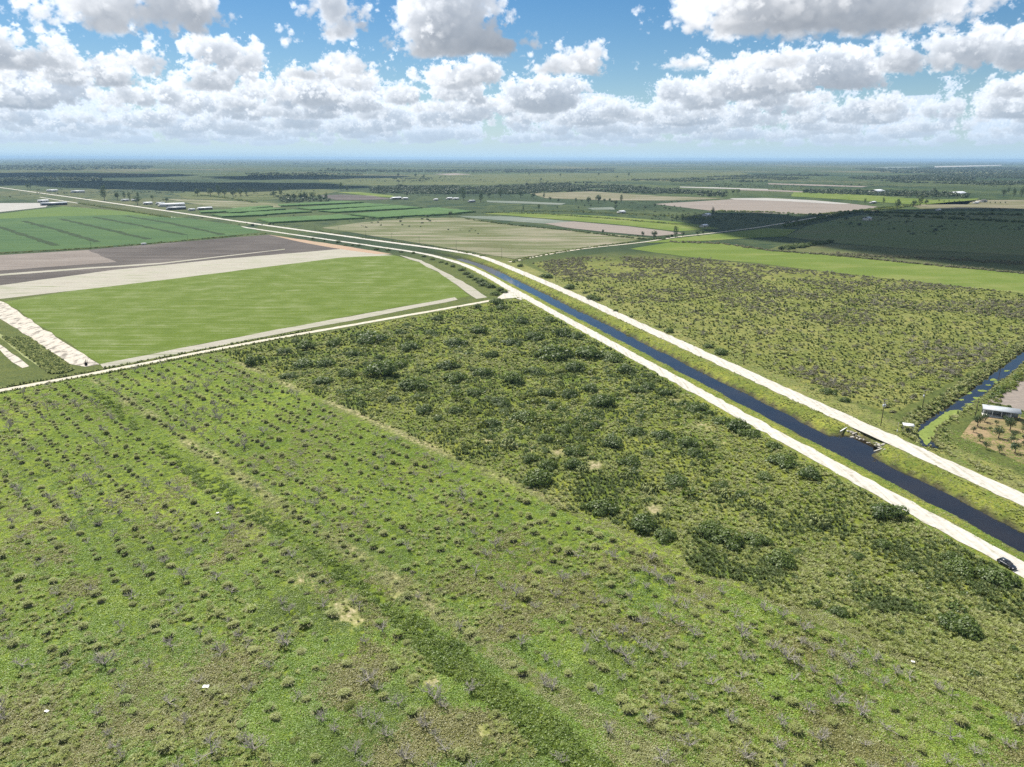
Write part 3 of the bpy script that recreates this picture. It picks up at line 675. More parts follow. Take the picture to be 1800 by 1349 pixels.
# ------------------------------------------------------------------ plant materials
M_BUSH = foliage('bush_leaves', (.036, .066, .008), (.078, .126, .014), (.140, .190, .026))
M_BUSHY = foliage('yellow_bush_leaves', (.085, .120, .014), (.155, .195, .024), (.245, .265, .040))
M_WEED = foliage('weed_leaves', (.108, .190, .020), (.205, .325, .032), (.365, .430, .060), .42, .045, pv=1.5)
M_VINE = foliage('vine_leaves', (.075, .130, .014), (.145, .220, .022), (.240, .300, .036), .4, .06)
M_BROWN = foliage('brown_weed_leaves', (.125, .130, .032), (.215, .215, .058), (.330, .310, .105), .4, .05)
M_DRY = foliage('dry_grass', (.180, .195, .065), (.285, .300, .112), (.420, .415, .185), .4, .05)
M_TUFT = foliage('grass_tuft', (.180, .220, .044), (.300, .345, .086), (.450, .465, .180), .42, .05)
M_SCRUB = foliage('scrub_leaves', (.085, .092, .034), (.148, .146, .062), (.220, .210, .105), .3, .03)
M_TREE = foliage('tree_leaves', (.028, .055, .018), (.052, .088, .025), (.085, .125, .036), .3, .01)
M_FARW = foliage('woodland_leaves', (.030, .055, .020), (.050, .080, .028), (.080, .110, .038), .25, .0015, False)
M_CANE = foliage('cane_leaves', (.035, .075, .024), (.060, .115, .036), (.095, .155, .050), .3, .01, False)
M_REED = foliage('reed_leaves', (.070, .110, .025), (.120, .170, .038), (.185, .220, .068), .35, .05)
M_THATCH = foliage('dead_thatch', (.10, .088, .066), (.17, .152, .118), (.25, .228, .18), .4, .1)
M_BARE = plain('weathered_dead_wood', (.46, .43, .40), (.27, .25, .235), 5, .9, local=True)
M_TWIG = plain('grey_twigs', (.41, .38, .325), (.26, .235, .195), 5, .9, local=True)
M_BARK = plain('tree_bark', (.16, .13, .10), (.08, .066, .05), 4, .95, local=True)
M_CACT = foliage('cactus_pads', (.120, .155, .040), (.200, .230, .070), (.310, .320, .14), .08, .2)

# ------------------------------------------------------------------ templates (unit size)
def leafquads(C, Nv, size, rng, asp=.6):
    n = len(C); Nv = Nv/(np.linalg.norm(Nv, axis=1)[:, None]+1e-9); r = rng.normal(size=(n, 3)); T = np.cross(Nv, r); T /= np.linalg.norm(T, axis=1)[:, None]+1e-9; B = np.cross(Nv, T)
    s = (np.asarray(size)*rng.uniform(.6, 1.35, n))[:, None]; a = T*s*.5; b = B*s*.5*asp
    V = np.stack([C-a, C-b*1.0+a*.1, C+a, C+b+a*.1], 1).reshape(-1, 3); return V, np.arange(4*n).reshape(n, 4)
def bush(seed, n=620, lobes=7, size=.17, up=.9, flat=.75, spread=.62, mats=None, stems=True):
    g = np.random.default_rng(seed); cs = [(0, 0, .35)]; rs = [.55]
    for k in range(lobes):
        t = g.uniform(0, 6.28); d = spread*g.uniform(.5, 1); cs.append((d*math.cos(t), d*math.sin(t), g.uniform(.12, .62)*flat)); rs.append(g.uniform(.22, .42))
    cs = np.array(cs); rs = np.array(rs); w = rs**2; k = g.choice(len(rs), n, p=w/w.sum())
    d = g.normal(size=(n, 3)); d[:, 2] = np.abs(d[:, 2])*1.0-.25; d /= np.linalg.norm(d, axis=1)[:, None]
    C = cs[k]+d*(rs[k]*g.uniform(.78, 1.06, n))[:, None]*np.array([1, 1, flat*1.05]); C[:, 2] = np.maximum(C[:, 2], .02)
    Nv = d*.8+g.normal(size=(n, 3))*.45+np.array([0, 0, up*.5]); V, F = leafquads(C, Nv, size, g); mi = np.zeros(len(F), int)
    if stems:
        m = MB()
        for q in range(5): t = g.uniform(0, 6.28); m.tube((0, 0, 0), (.4*math.cos(t), .4*math.sin(t), .45), .035, .012, 4)
        f = np.array(m.f[4])+len(V); V = np.vstack([V, np.concatenate(m.v)]); F = [F, f]; mi = np.r_[mi, np.ones(len(f), int)]
    else: F = [F]
    return mkmesh('bush', V, F, mats or [M_BUSH, M_BARK], mi)
def weed(seed, n=34, mats=None, h=.32, size=.38, dome=.4):
    g = np.random.default_rng(seed); rr = np.sqrt(g.random(n)); t = g.uniform(0, 6.28, n); z = h*(1-.75*rr**2)*g.uniform(.2, 1.1, n)+.03
    C = np.stack([rr*np.cos(t), rr*np.sin(t), z], 1); Nv = np.stack([np.cos(t)*rr*dome, np.sin(t)*rr*dome, np.ones(n)*.9], 1)+g.normal(size=(n, 3))*.34
    V, F = leafquads(C, Nv, size, g, .7); return mkmesh('weed', V, [F], mats or [M_WEED])
def grass(seed, n=46, mats=None, h=1.0, spread=.55, droop=.5, w=.10, z0=0.0, base=.2):
    g = np.random.default_rng(seed); t = g.uniform(0, 6.28, n); r0 = base*np.sqrt(g.random(n)); L = h*g.uniform(.6, 1.1, n); o = spread*g.uniform(.3, 1, n)
    d = np.stack([np.cos(t), np.sin(t), np.zeros(n)], 1); s = np.stack([-np.sin(t), np.cos(t), np.zeros(n)], 1)*(w*.5)
    t2 = g.uniform(0, 6.28, n); p0 = np.stack([np.cos(t2)*r0, np.sin(t2)*r0, np.full(n, z0)], 1); Z = np.array([0, 0, 1.0])
    p1 = p0+d*(o*.45)[:, None]+Z*(L*.72)[:, None]; p2 = p0+d*o[:, None]+Z*(L*(1-droop*g.uniform(0, .6, n)))[:, None]
    V = np.stack([p0-s, p0+s, p1+s, p1-s, p2+s*.3, p2-s*.3], 1).reshape(-1, 3); i = np.arange(n)*6
    F = np.concatenate([np.stack([i, i+1, i+2, i+3], 1), np.stack([i+3, i+2, i+4, i+5], 1)]); return mkmesh('grass', V, [F], mats or [M_TUFT]), V, F
def tussock(seed, top=None, cap=300):
    """an old stump mound: brownish dead thatch low down, a shaggy cap of pale living grass drooping over it"""
    g = np.random.default_rng(seed); n = 110
    d = g.normal(size=(n, 3)); d[:, 2] = np.abs(d[:, 2])*.5; d /= np.linalg.norm(d, axis=1)[:, None]; C = d*np.array([.66, .66, .62])*g.uniform(.75, 1, n)[:, None]
    Nv = d+g.normal(size=(n, 3))*.5; V1, F1 = leafquads(C, Nv, .30, g, .5)
    rr = np.sqrt(g.random(cap))*.64; t = g.uniform(0, 6.28, cap); C = np.stack([rr*np.cos(t), rr*np.sin(t), (.98-.55*rr**2)*g.uniform(.86, 1.08, cap)], 1)
    Nv = np.stack([np.cos(t)*rr*.7, np.sin(t)*rr*.7, np.full(cap, .9)], 1)+g.normal(size=(cap, 3))*.4; V4, F4 = leafquads(C, Nv, .21, g, .34)
    me, V2, F2 = grass(seed+50, 170, None, .42, .50, 1.3, .05, .60, .50); bpy.data.meshes.remove(me)
    me, V3, F3 = grass(seed+90, 90, None, .50, .92, 1.6, .055, .28, .62); bpy.data.meshes.remove(me)
    V = np.vstack([V1, V2, V3, V4]); F = [np.vstack([F1, F2+len(V1), F3+len(V1)+len(V2), F4+len(V1)+len(V2)+len(V3)])]
    return mkmesh('tussock', V, F, [M_THATCH, top or M_TUFT, M_DRY], np.r_[np.zeros(len(F1), int), np.ones(len(F2), int), np.full(len(F3), 2), np.where(g.random(len(F4)) < .7, 1, 2)])
def dead_tree(seed, n_main=5, twig=4):
    """bare citrus skeleton about unit height: short trunk, spreading crooked limbs; returns trunk and branch meshes"""
    g = random.Random(seed); tr = MB(); br = MB(); lean = (g.uniform(-.15, .15), g.uniform(-.15, .15)); top = (lean[0], lean[1], g.uniform(.22, .4))
    tr.tube((0, 0, -.08), (lean[0]*.4, lean[1]*.4, top[2]*.5), .075, .06, 6); tr.tube((lean[0]*.4, lean[1]*.4, top[2]*.5), top, .06, .05, 6)
    def grow(p, d, r, L, lev):
        q = p
        for k in range(2):
            d = d+Vector((g.uniform(-.35, .35), g.uniform(-.35, .35), g.uniform(-.18, .28))); d.normalize(); e = q+d*L*.5
            br.tube(q, e, r*(1-.22*k), r*(.78-.22*k), 4 if lev else 5, cap=False); q = e
            if lev < 3 and (k == 1 or g.random() < .8):
                for _ in range(twig if lev == 1 else 2):
                    dd = d+Vector((g.uniform(-.9, .9), g.uniform(-.9, .9), g.uniform(-.45, .75))); dd.normalize(); grow(e, dd, max(.011, r*.5), L*g.uniform(.5, .8), lev+1)
    for k in range(n_main):
        t = 6.28*k/n_main+g.uniform(-.5, .5); d = Vector((math.cos(t), math.sin(t), g.uniform(.35, 1.3))); d.normalize(); grow(Vector(top), d, .036, g.uniform(.38, .62), 1)
    return tr.mesh('trunk', [M_BARE]), br.mesh('branches', [M_TWIG])
def tree(seed, n=520, kind='round'):
    g = np.random.default_rng(seed); tall = .62 if kind == 'round' else .8
    c = bush(seed+7, n, 9, .15, .8, 1.0 if kind == 'round' else 1.5, .58, [M_TREE, M_BARK], False); V = np.zeros((len(c.vertices), 3), f32); c.vertices.foreach_get('co', V.ravel())
    z = V[:, 2].copy(); V[:, 2] = .22+z*.75*(1.3 if kind != 'round' else 1); V[:, :2] *= .62; c.vertices.foreach_set('co', V.ravel()); c.update()
    t = MB(); t.tube((0, 0, -.05), (.02, .01, .3), .05, .036, 6)
    for q in range(4): a = g.uniform(0, 6.28); t.tube((.02, .01, .26), (.26*math.cos(a), .26*math.sin(a), .55), .028, .01, 4)
    return t.mesh('trunk', [M_BARK]), c
def cactus(seed):
    g = random.Random(seed); m = MB()
    for k in range(58):
        t = g.uniform(0, 6.28); rr = math.sqrt(g.random())*.8; z = g.uniform(.05, .75)*(1-rr*.5); yaw = g.uniform(0, 6.28); tilt = g.uniform(-.7, .7); w, h = g.uniform(.10, .17), g.uniform(.13, .23)
        u = Vector((math.cos(yaw), math.sin(yaw), 0)); v = Vector((-math.sin(yaw)*math.sin(tilt), math.cos(yaw)*math.sin(tilt), math.cos(tilt))); n = u.cross(v); c = Vector((rr*math.cos(t), rr*math.sin(t), z))
        rings = []
        for off, sc in ((-.022, .6), (0, 1), (.022, .6)): rings.append([tuple(c+u*(w*sc*math.cos(a))+v*(h*sc*math.sin(a))+n*off) for a in np.linspace(0, 6.28, 9)[:-1]])
        m.loft(rings)
    return m.mesh('cactus', [M_CACT])
def palmetto(seed):
    g = random.Random(seed); m = MB()
    m.tube((0, 0, -.05), (0, 0, .35), .10, .09, 6, 1)
    for k in range(20):
        t = 6.28*k/20*2.6+g.uniform(-.2, .2); el = g.uniform(.05, 1.1); d = Vector((math.cos(t)*math.cos(el), math.sin(t)*math.cos(el), math.sin(el))); s = Vector((-math.sin(t), math.cos(t), 0)); b = Vector((0, 0, .35))
        e = b+d*.45
        for j in range(-4, 5):
            f = (d+s*(j*.22)).normalized(); tip = e+f*.52+Vector((0, 0, -.10-.03*abs(j))); m.add([e-s*.01, e+s*.01, e+f*.3+s*.035, tip, e+f*.3-s*.035], [(0, 1, 2, 3, 4)])
        m.tube(b, e, .012, .01, 4)
    return m.mesh('palmetto', [M_BUSH, M_BARK])

T_BUSH = [bush(s, 1500, 9, .135) for s in range(6)]+[bush(20+s, 1500, 9, .13, .9, .6, .8) for s in range(3)]
T_BUSHY = [bush(40+s, 1200, 8, .14, 1.0, .6, .7, [M_BUSHY, M_BARK]) for s in range(4)]
T_LOW = [bush(60+s, 150, 5, .30, 1.0, .55, .7, [M_BUSH, M_BARK], False) for s in range(3)]+[bush(70+s, 150, 5, .30, 1.0, .55, .7, [M_BUSHY, M_BARK], False) for s in range(3)]
T_WEED = [weed(s, 30) for s in range(5)]+[weed(9, 30, [M_VINE]), weed(10, 30, [M_DRY], .45, .34), weed(11, 34, [M_BROWN], .5, .36)]
T_GRASS = [grass(s, 46, None, .9, .95, .75, .13)[0] for s in range(3)]+[grass(5, 46, [M_DRY], .9, .95, .75, .13)[0], grass(6, 46, [M_REED], 1.2, .75, .5, .13)[0]]
T_TUSS = [tussock(s) for s in range(5)]+[tussock(10+s, M_WEED) for s in range(2)]
T_DEAD = [dead_tree(s, 4+s % 3, 3+s % 2) for s in range(8)]
T_SCRUB = [bush(80+s, 230, 6, .24, .8, .7, .7, [M_SCRUB, M_TWIG]) for s in range(5)]
T_TREE = [tree(s) for s in range(4)]+[tree(30+s, 520, 'tall') for s in range(2)]
T_VINE = [bush(90+s, 170, 6, .26, 1.1, .5, .8, [M_VINE, M_BARK], False) for s in range(4)]
T_WOOD = [bush(110+s, 70, 4, .42, .9, .8, .6, [M_FARW, M_BARK], False) for s in range(4)]
T_CACT = [cactus(s) for s in range(3)]; T_PALM = [palmetto(s) for s in range(2)]
def joined(pair):
    a, b = pair; va = np.zeros((len(a.vertices), 3), f32); vb = np.zeros((len(b.vertices), 3), f32); a.vertices.foreach_get('co', va.ravel()); b.vertices.foreach_get('co', vb.ravel())
    fs = {}
    for off, me in ((0, a), (len(va), b)):
        for p in me.polygons: fs.setdefault(len(p.vertices), []).append([v+off for v in p.vertices])
    return mkmesh('dead_tree', np.vstack([va, vb]), [np.array(f) for f in fs.values()], [M_TWIG])
T_DEADJ = [joined(p) for p in T_DEAD]

# ------------------------------------------------------------------ uncountable growth: one object each, instanced by geometry nodes
def scatter(name, x, y, z, scl, idx, meshes, label, kind='stuff', tilt=.12, zs=None):
    n = len(x)
    if n == 0: return
    coll = bpy.data.collections.new(name+'_sources')
    for k, me in enumerate(meshes): o = bpy.data.objects.new('%s_%02d' % (name+'_source', k), me); coll.objects.link(o)
    me = bpy.data.meshes.new(name); me.vertices.add(n); me.vertices.foreach_set('co', np.stack([x, y, z], 1).astype(f32).ravel())
    rot = np.stack([R.normal(0, tilt, n), R.normal(0, tilt, n), R.uniform(0, 6.28, n)], 1)
    s3 = np.stack([scl, scl, scl*(R.uniform(.75, 1.25, n) if zs is None else zs)], 1)
    for nme, ty, v, key in (('rot', 'FLOAT_VECTOR', rot, 'vector'), ('scl', 'FLOAT_VECTOR', s3, 'vector'), ('idx', 'INT', idx, 'value')):
        at = me.attributes.new(nme, ty, 'POINT'); at.data.foreach_set(key, np.asarray(v, np.int32 if ty == 'INT' else f32).ravel())
    o = link(name, me); tag(o, label, kind=kind)
    ng = bpy.data.node_groups.new(name, 'GeometryNodeTree'); ng.interface.new_socket('Geometry', in_out='INPUT', socket_type='NodeSocketGeometry'); ng.interface.new_socket('Geometry', in_out='OUTPUT', socket_type='NodeSocketGeometry')
    N, L = ng.nodes, ng.links; gi = N.new('NodeGroupInput'); go = N.new('NodeGroupOutput'); ip = N.new('GeometryNodeInstanceOnPoints'); ci = N.new('GeometryNodeCollectionInfo')
    ci.inputs['Collection'].default_value = coll; ci.inputs['Separate Children'].default_value = True; ci.inputs['Reset Children'].default_value = True
    def na(nm, ty): a = N.new('GeometryNodeInputNamedAttribute'); a.data_type = ty; a.inputs['Name'].default_value = nm; return a.outputs['Attribute']
    L.new(gi.outputs[0], ip.inputs['Points']); L.new(ci.outputs[0], ip.inputs['Instance']); ip.inputs['Pick Instance'].default_value = True
    L.new(na('idx', 'INT'), ip.inputs['Instance Index']); e2r = N.new('FunctionNodeEulerToRotation'); L.new(na('rot', 'FLOAT_VECTOR'), e2r.inputs[0]); L.new(e2r.outputs[0], ip.inputs['Rotation']); L.new(na('scl', 'FLOAT_VECTOR'), ip.inputs['Scale'])
    L.new(ip.outputs[0], go.inputs[0]); md = o.modifiers.new('growth', 'NODES'); md.node_group = ng
    return o
def points_in(n, x0, x1, y0, y1, mask, dens=None):
    """n tries, thinned with distance the way detail thins in the picture"""
    y = 1/R.uniform(1/y1, 1/y0, n) if dens == 'near' else R.uniform(y0, y1, n); x = R.uniform(-1, 1, n)
    x = x*np.minimum(np.maximum(abs(x0), abs(x1)), y*1.0+45) if dens == 'near' else x0+(x+1)/2*(x1-x0)
    k = seen(x, y, 300) & mask(x, y); return x[k], y[k]

# ------------------------------------------------------------------ the old grove: rows of dead and overgrown citrus
def vine_half(a): return 1.4+.0038*(a+376)+1.0*np.sin(a/19.0)+.7*np.sin(a/6.0)+.5*np.sin(a/2.3)
def in_vine(x, y):
    a, b = ab(x, y); return (abs(b-B_VINE-1.2*np.sin(a/31)) < vine_half(a)) & (a > A_TRACK+30)
rows = []
for k in range(1, 33):
    b = B_SAND-6.0*k
    if abs(b-B_VINE) < 4: continue
    for a in np.arange(A_TRACK+10, 90, 3.5):
        q = E1*(a+R.normal(0, .5))+E2*(b+R.normal(0, .42))
        if q[1] < 52 or not seen(q[0], q[1], 260): continue
        d = vn(q[0], q[1], 35)
        if R.random() > .70+.35*d: continue
        rows.append((q[0], q[1]))
for k in range(110):      # strays between the rows
    y = R.uniform(80, 360); x = R.uniform(-300, 130)
    if grove(np.array(x), np.array(y)) and seen(x, y, 20): rows.append((x, y))
rows = np.array(rows); rows = rows[np.argsort(np.hypot(rows[:, 0], rows[:, 1])+np.where(seen(rows[:, 0], rows[:, 1], 15), 0, 5000))]; rows = rows[~in_vine(rows[:, 0], rows[:, 1]) & (bare(rows[:, 0], rows[:, 1]) < .3)]
a_, b_ = ab(rows[:, 0], rows[:, 1]); u = R.random(len(rows))
pd = np.clip(.36+.35*(vn(rows[:, 0], rows[:, 1], 40)-.5)+.0012*rows[:, 0], .15, .7)
kindr = np.where(u < pd, 0, np.where(u < pd+.50*(1-pd)+.14, 1, 2))        # 0 bare tree, 1 grass mound, 2 low green shrub
rz = ground_z(rows[:, 0], rows[:, 1])
SIZE = lambda s, lo, hi: 'small' if s < lo else ('large' if s > hi else '')
G_DEAD, G_MOUND, G_SHRUB = 'dead citrus trees in the old grove rows', 'grass mounds over old citrus stumps', 'low green shrubs among the old grove rows'
dead_i = np.where(kindr == 0)[0]; mound_i = np.where(kindr == 1)[0]; shrub_i = np.where(kindr == 2)[0]
for c, i in enumerate(dead_i[:300]):
    s = R.uniform(1.35, 2.3) if R.random() < .88 else R.uniform(2.3, 3.1); x, y = rows[i]; tr, br = T_DEAD[R.integers(8)]
    e = empty('dead_tree', (x, y, rz[i]-.05), R.uniform(0, 6.28), unique('%s leafless citrus tree, %s' % ('tall grey' if s > 2.2 else ('low grey' if s < 1.6 else 'grey'), place_words(x, y)), ('spindly', 'crooked', 'twiggy')), 'dead tree', G_DEAD)
    e.scale = (s*1.12, s*1.12, s*.88); link('trunk', tr, e); link('branches', br, e)
for c, i in enumerate(mound_i[:300]):
    s = R.uniform(.7, 1.5); x, y = rows[i]; k = R.integers(7)
    o = link('grass_mound', T_TUSS[k], None, (x, y, rz[i]-.1)); o.rotation_euler = (R.normal(0, .08), R.normal(0, .08), R.uniform(0, 6.28)); o.scale = (s*1.1, s*R.uniform(.9, 1.4), s*R.uniform(.85, 1.2))
    tag(o, unique('%s mound of shaggy grass, %s' % (('broad', 'pale green')[int(k > 4)] if s > 1.2 else 'small', place_words(x, y)), ('leaning', 'rounded', 'ragged')), 'grass mound', G_MOUND)
for c, i in enumerate(shrub_i[:200]):
    s = R.uniform(.7, 1.3); x, y = rows[i]; me = T_BUSHY[R.integers(4)] if R.random() < .6 else T_SCRUB[R.integers(5)]
    o = link('shrub', me, None, (x, y, rz[i]-.1)); o.rotation_euler = (0, 0, R.uniform(0, 6.28)); o.scale = (s*1.2, s, s*R.uniform(.6, 1.1))
    tag(o, unique('low %s shrub in the weeds, %s' % ('green' if me in T_BUSHY else 'olive brown', place_words(x, y)), ('dense', 'loose', 'spreading')), 'shrub', G_SHRUB)
i = np.r_[dead_i[300:]]
scatter('far_dead_trees', rows[i, 0], rows[i, 1], rz[i], R.uniform(1.5, 3, len(i)), R.integers(0, 8, len(i)), T_DEADJ, 'distant bare grey citrus trees of the old grove')
i = np.r_[mound_i[300:], shrub_i[200:]]
scatter('far_grass_mounds', rows[i, 0], rows[i, 1], rz[i]-.1, R.uniform(.8, 1.5, len(i)), R.integers(0, 7, len(i)), T_TUSS, 'distant grass mounds and shrubs of the old grove')

# ground cover of the grove
x, y = points_in(620000, -380, 190, 50, 470, lambda x, y: grove(x, y) & ~in_vine(x, y) & (R.random(len(x)) < .72) & (bare(x, y) < .30+.3*R.random(len(x))), 'near')
dn = vn2.fbm(x, y, 9, 3); hue = vn.fbm(x, y, 24, 3); k = hue+R.normal(0, .10, len(x)); a1, b1 = ab(x, y)
dry = (np.abs(b1-B_SAND-1) < 3.2) | ((np.abs(b1-B_VINE-8) < 2.6) & (R.random(len(x)) < .7)) | (k > .72)
brown = (vn2.fbm(x+300, y, 15, 3)+R.normal(0, .06, len(x)) > .67)
idx = np.where(dry, 6, np.where(brown, 7, np.where(k < .36, 5, R.integers(0, 5, len(x)))))
print('weeds', len(x))
scatter('weeds', x, y, ground_z(x, y)-.05, (.52+.30*dn)*R.uniform(.7, 1.25, len(x))*np.clip(y/230, 1, 1.6), idx, T_WEED, 'yellow green weeds carpeting the old grove')
x, y = points_in(46000, -380, 190, 50, 420, lambda x, y: grove(x, y) & ~in_vine(x, y) & (vn.fbm(x, y, 18, 3) > .47), 'near')
scatter('grass_tufts', x, y, ground_z(x, y)-.05, R.uniform(.45, 1.0, len(x)), R.choice([0, 1, 2, 3], len(x), p=[.3, .3, .25, .15]), T_GRASS, 'pale grass tufts between the grove rows')
# vine strip
x, y = points_in(140000, -270, 90, 50, 330, in_vine, 'near')
scatter('vine_strip', x, y, ground_z(x, y)-.15, R.uniform(.8, 1.5, len(x))*np.clip(y/200, 1, 1.4), R.integers(0, 4, len(x)), T_VINE, 'strip of dense bright green vines crossing the old grove')

# ------------------------------------------------------------------ the thicket beside the near road
BIG = [(668,650,70),(653,590,60),(722,607,45),(757,583,26),(715,570,20),(800,660,52),(790,640,40),(730,673,60),(877,703,36),(1037,683,36),(1057,703,50),(918,563,32),(1013,588,36),(990,583,40),(973,617,70),(1033,617,60),(1073,623,50),(883,540,24),(873,530,30),(840,538,20),(703,583,26),(620,620,32),(863,622,32),(1117,683,36),(1140,677,30),
 (1061,705,48),(1080,776,48),(1119,758,38),(1207,779,40),(1220,794,38),(1166,763,40),(1109,810,40),(1189,841,46),(1346,836,30),(1060,890,58),(1127,916,58),(1169,937,44),(1249,929,52),(1283,942,62),(1332,945,42),(1374,981,50),(1176,1013,22),(1272,737,42),(1298,747,52),(1320,760,42),(1358,782,30),(1376,807,50),(1226,714,40),(1187,742,16),(1015,792,42),(1008,815,40),
 (745,721,36),(800,721,34),(883,706,32),(865,742,36),(924,729,52),(955,732,28),(932,804,34),(966,817,42),(948,838,64),(636,708,22),(540,607,36),(447,633,42),(537,637,40),(573,637,36),(587,603,36),(567,667,36),(497,617,30),(520,598,18),(507,660,30),(1556,900,60),(1423,833,44),(1553,955,28),(1672,978,28),(1690,999,50),(1755,1014,56),(1506,976,24),(1402,968,24),(1696,1104,54),(1675,1092,50),(1474,1074,30),
 (1100,650,40),(1010,645,44),(940,650,40),(900,600,36),(840,580,40),(800,600,46),(770,560,30),(940,590,36),(965,560,26),(1000,690,40),(960,690,34),(905,665,46),(850,655,40),(835,690,30),(705,640,36),(610,655,34),(690,700,30),(735,695,30),(1170,690,30),(960,770,30),(990,755,34),(1045,745,30),(1140,795,26),(1270,850,26)]
G_BUSH = 'round green bushes of the thicket'
bushes = []
def add_bush(x, y, r, h, t=None, group=G_BUSH, noun='dense dark green bush', where=None, name='bush', cat='bush'):
    me = (t or T_BUSH)[R.integers(len(t or T_BUSH))]; o = link(name, me, None, (x, y, float(ground_z(x, y))-.12)); o.rotation_euler = (0, 0, R.uniform(0, 6.28)); o.scale = (r, r*R.uniform(.8, 1.1), h)
    tag(o, unique('%s %s, %s' % ({0: 'small', 1: '', 2: 'broad'}[int(r > 1.9)+int(r > 3.6)], noun, where or place_words(x, y, h*.5)), ('rounded', 'lumpy', 'spreading')).replace('  ', ' ').strip(), cat, group); bushes.append((x, y, r)); return o
for (qx, qy, w) in BIG:
    q = P(qx, qy+w*.16); d = math.sqrt(q[0]**2+q[1]**2+CAMH**2); r = w/2*d/FPX*1.12; add_bush(q[0], q[1], r, r*R.uniform(.78, 1.0)*.95)
PAT = xy((480,665),(560,600),(700,575),(850,545),(920,540),(1060,610),(1200,690),(1260,735),(1150,740),(1000,800),(860,790),(700,720),(560,690))
tries = 0
while len(bushes) < 292 and tries < 40000:
    tries += 1; y = R.uniform(110, 520); x = R.uniform(-150, 130)
    if not thicket(np.array(x), np.array(y)) or not seen(x, y, 10): continue
    dense = inside(np.array(x), np.array(y), PAT); r = R.lognormal(.45, .35) if dense else R.lognormal(.05, .35)
    if not dense and R.random() > .35: continue
    if nn(x, y)+r > 168.5 or any((x-c)**2+(y-d)**2 < (.62*(r+e))**2 for c, d, e in bushes): continue
    yel = R.random() < .22
    add_bush(x, y, r, r*R.uniform(.7, 1.05), T_BUSHY if yel else T_BUSH, noun='yellow green leafy bush' if yel else 'dense dark green bush')
x, y = points_in(48000, -160, 190, 60, 540, lambda x, y: thicket(x, y) & (R.random(len(x)) < np.where(inside(x, y, PAT), .8, .07+.25*(vn.fbm(x, y, 14, 3) > .55))), 'near')
print('under', len(x))
scatter('undergrowth', x, y, ground_z(x, y)-.15, np.where(inside(x, y, PAT), 1.4, 1.0)*R.lognormal(.05, .32, len(x)), np.where(vn.fbm(x, y, 25, 3)+R.normal(0, .08, len(x)) > .50, R.integers(3, 6, len(x)), R.integers(0, 3, len(x))), T_LOW, 'low tangled green growth between the bushes of the thicket')
x, y = points_in(260000, -160, 190, 55, 540, lambda x, y: thicket(x, y) & (bare(x, y) < .35), 'near')
k = vn2.fbm(x, y, 13, 3)+R.normal(0, .1, len(x))
scatter('thicket_grass', x, y, ground_z(x, y)-.05, R.uniform(.5, 1.05, len(x))*np.clip(y/260, 1, 1.5), np.where(k > .52, R.choice([0, 1, 3], len(x)), np.where(k > .40, 2, 4)), T_GRASS, 'tall olive grass filling the thicket')
x, y = points_in(100000, -160, 190, 55, 540, lambda x, y: thicket(x, y) & (vn2.fbm(x, y, 20, 3) < .5), 'near')
scatter('thicket_weeds', x, y, ground_z(x, y)-.05, R.uniform(.5, 1.1, len(x))*np.clip(y/230, 1, 1.6), R.choice([0, 1, 2, 5, 5], len(x)), T_WEED, 'green weeds on the floor of the thicket')
G_CACT = 'prickly pear clumps in the thicket'
for (qx, qy, w) in ((1023,825,26),(1143,859,36),(1096,836,22),(1280,872,26),(1332,887,26),(1257,864,20),(1368,882,18),(1441,916,36),(890,781,34),(1090,862,18),(1310,905,16),(1700,1010,14)):
    q = P(qx, qy+w*.15); d = math.sqrt(q[0]**2+q[1]**2+CAMH**2); r = w/2*d/FPX*1.1; o = link('cactus', T_CACT[R.integers(3)], None, (q[0], q[1], float(ground_z(q[0], q[1]))-.1)); o.scale = (r, r, r*1.15); o.rotation_euler = (0, 0, R.uniform(0, 6.28))
    tag(o, unique('yellow green prickly pear clump, '+place_words(q[0], q[1]), ('large',)), 'cactus', G_CACT)
for (qx, qy, w) in ((805,697,22),(1211,869,24),(1246,786,16)):
    q = P(qx, qy+w*.2); d = math.sqrt(q[0]**2+q[1]**2+CAMH**2); r = w/2*d/FPX*1.25; o = link('palmetto', T_PALM[R.integers(2)], None, (q[0], q[1], float(ground_z(q[0], q[1]))-.1)); o.scale = (r, r, r*1.3)
    tag(o, unique('dark fan leaved palmetto in the grass, '+place_words(q[0], q[1]), ()), 'palmetto', 'palmettos in the thicket')

# ------------------------------------------------------------------ verges, canal banks, ditches
def bank(x, y):
    n = nn(x, y); return (((n > 176.9) & (n < 185.5)) | ((n > 196) & (n < 207)) | ((n > 215.5) & (n < 231)) | ((n > 165.5) & (n < 170.3))) & (y < 640)
x, y = points_in(420000, -60, 230, 60, 640, bank, 'near'); dw, _ = line_dist(x, y, SIDE); z = ground_z(x, y); k = (dw > 4) & (z > -1.3); x, y, z = x[k], y[k], z[k]
n = nn(x, y); left = n < 190; h = vn2.fbm(x, y, 8, 3)+R.normal(0, .1, len(x)); print('bank', len(x))
scatter('bank_weeds', x[left], y[left], z[left]-.03, R.uniform(.3, .6, left.sum())*np.clip(y[left]/250, 1, 1.7), np.where(h[left] > .62, 6, R.integers(0, 5, left.sum())), T_WEED, 'short yellow green grass on the near bank of the canal')
r_ = ~left
scatter('bank_grass', x[r_], y[r_], z[r_]-.05, R.uniform(.28, .62, r_.sum())*np.clip(y[r_]/260, 1, 1.6), np.where(h[r_] > .60, 6, np.where(h[r_] < .42, R.integers(8, 11, r_.sum()), R.integers(0, 5, r_.sum()))), T_WEED+T_GRASS[:3], 'mown green grass on the far bank of the canal and its verge')
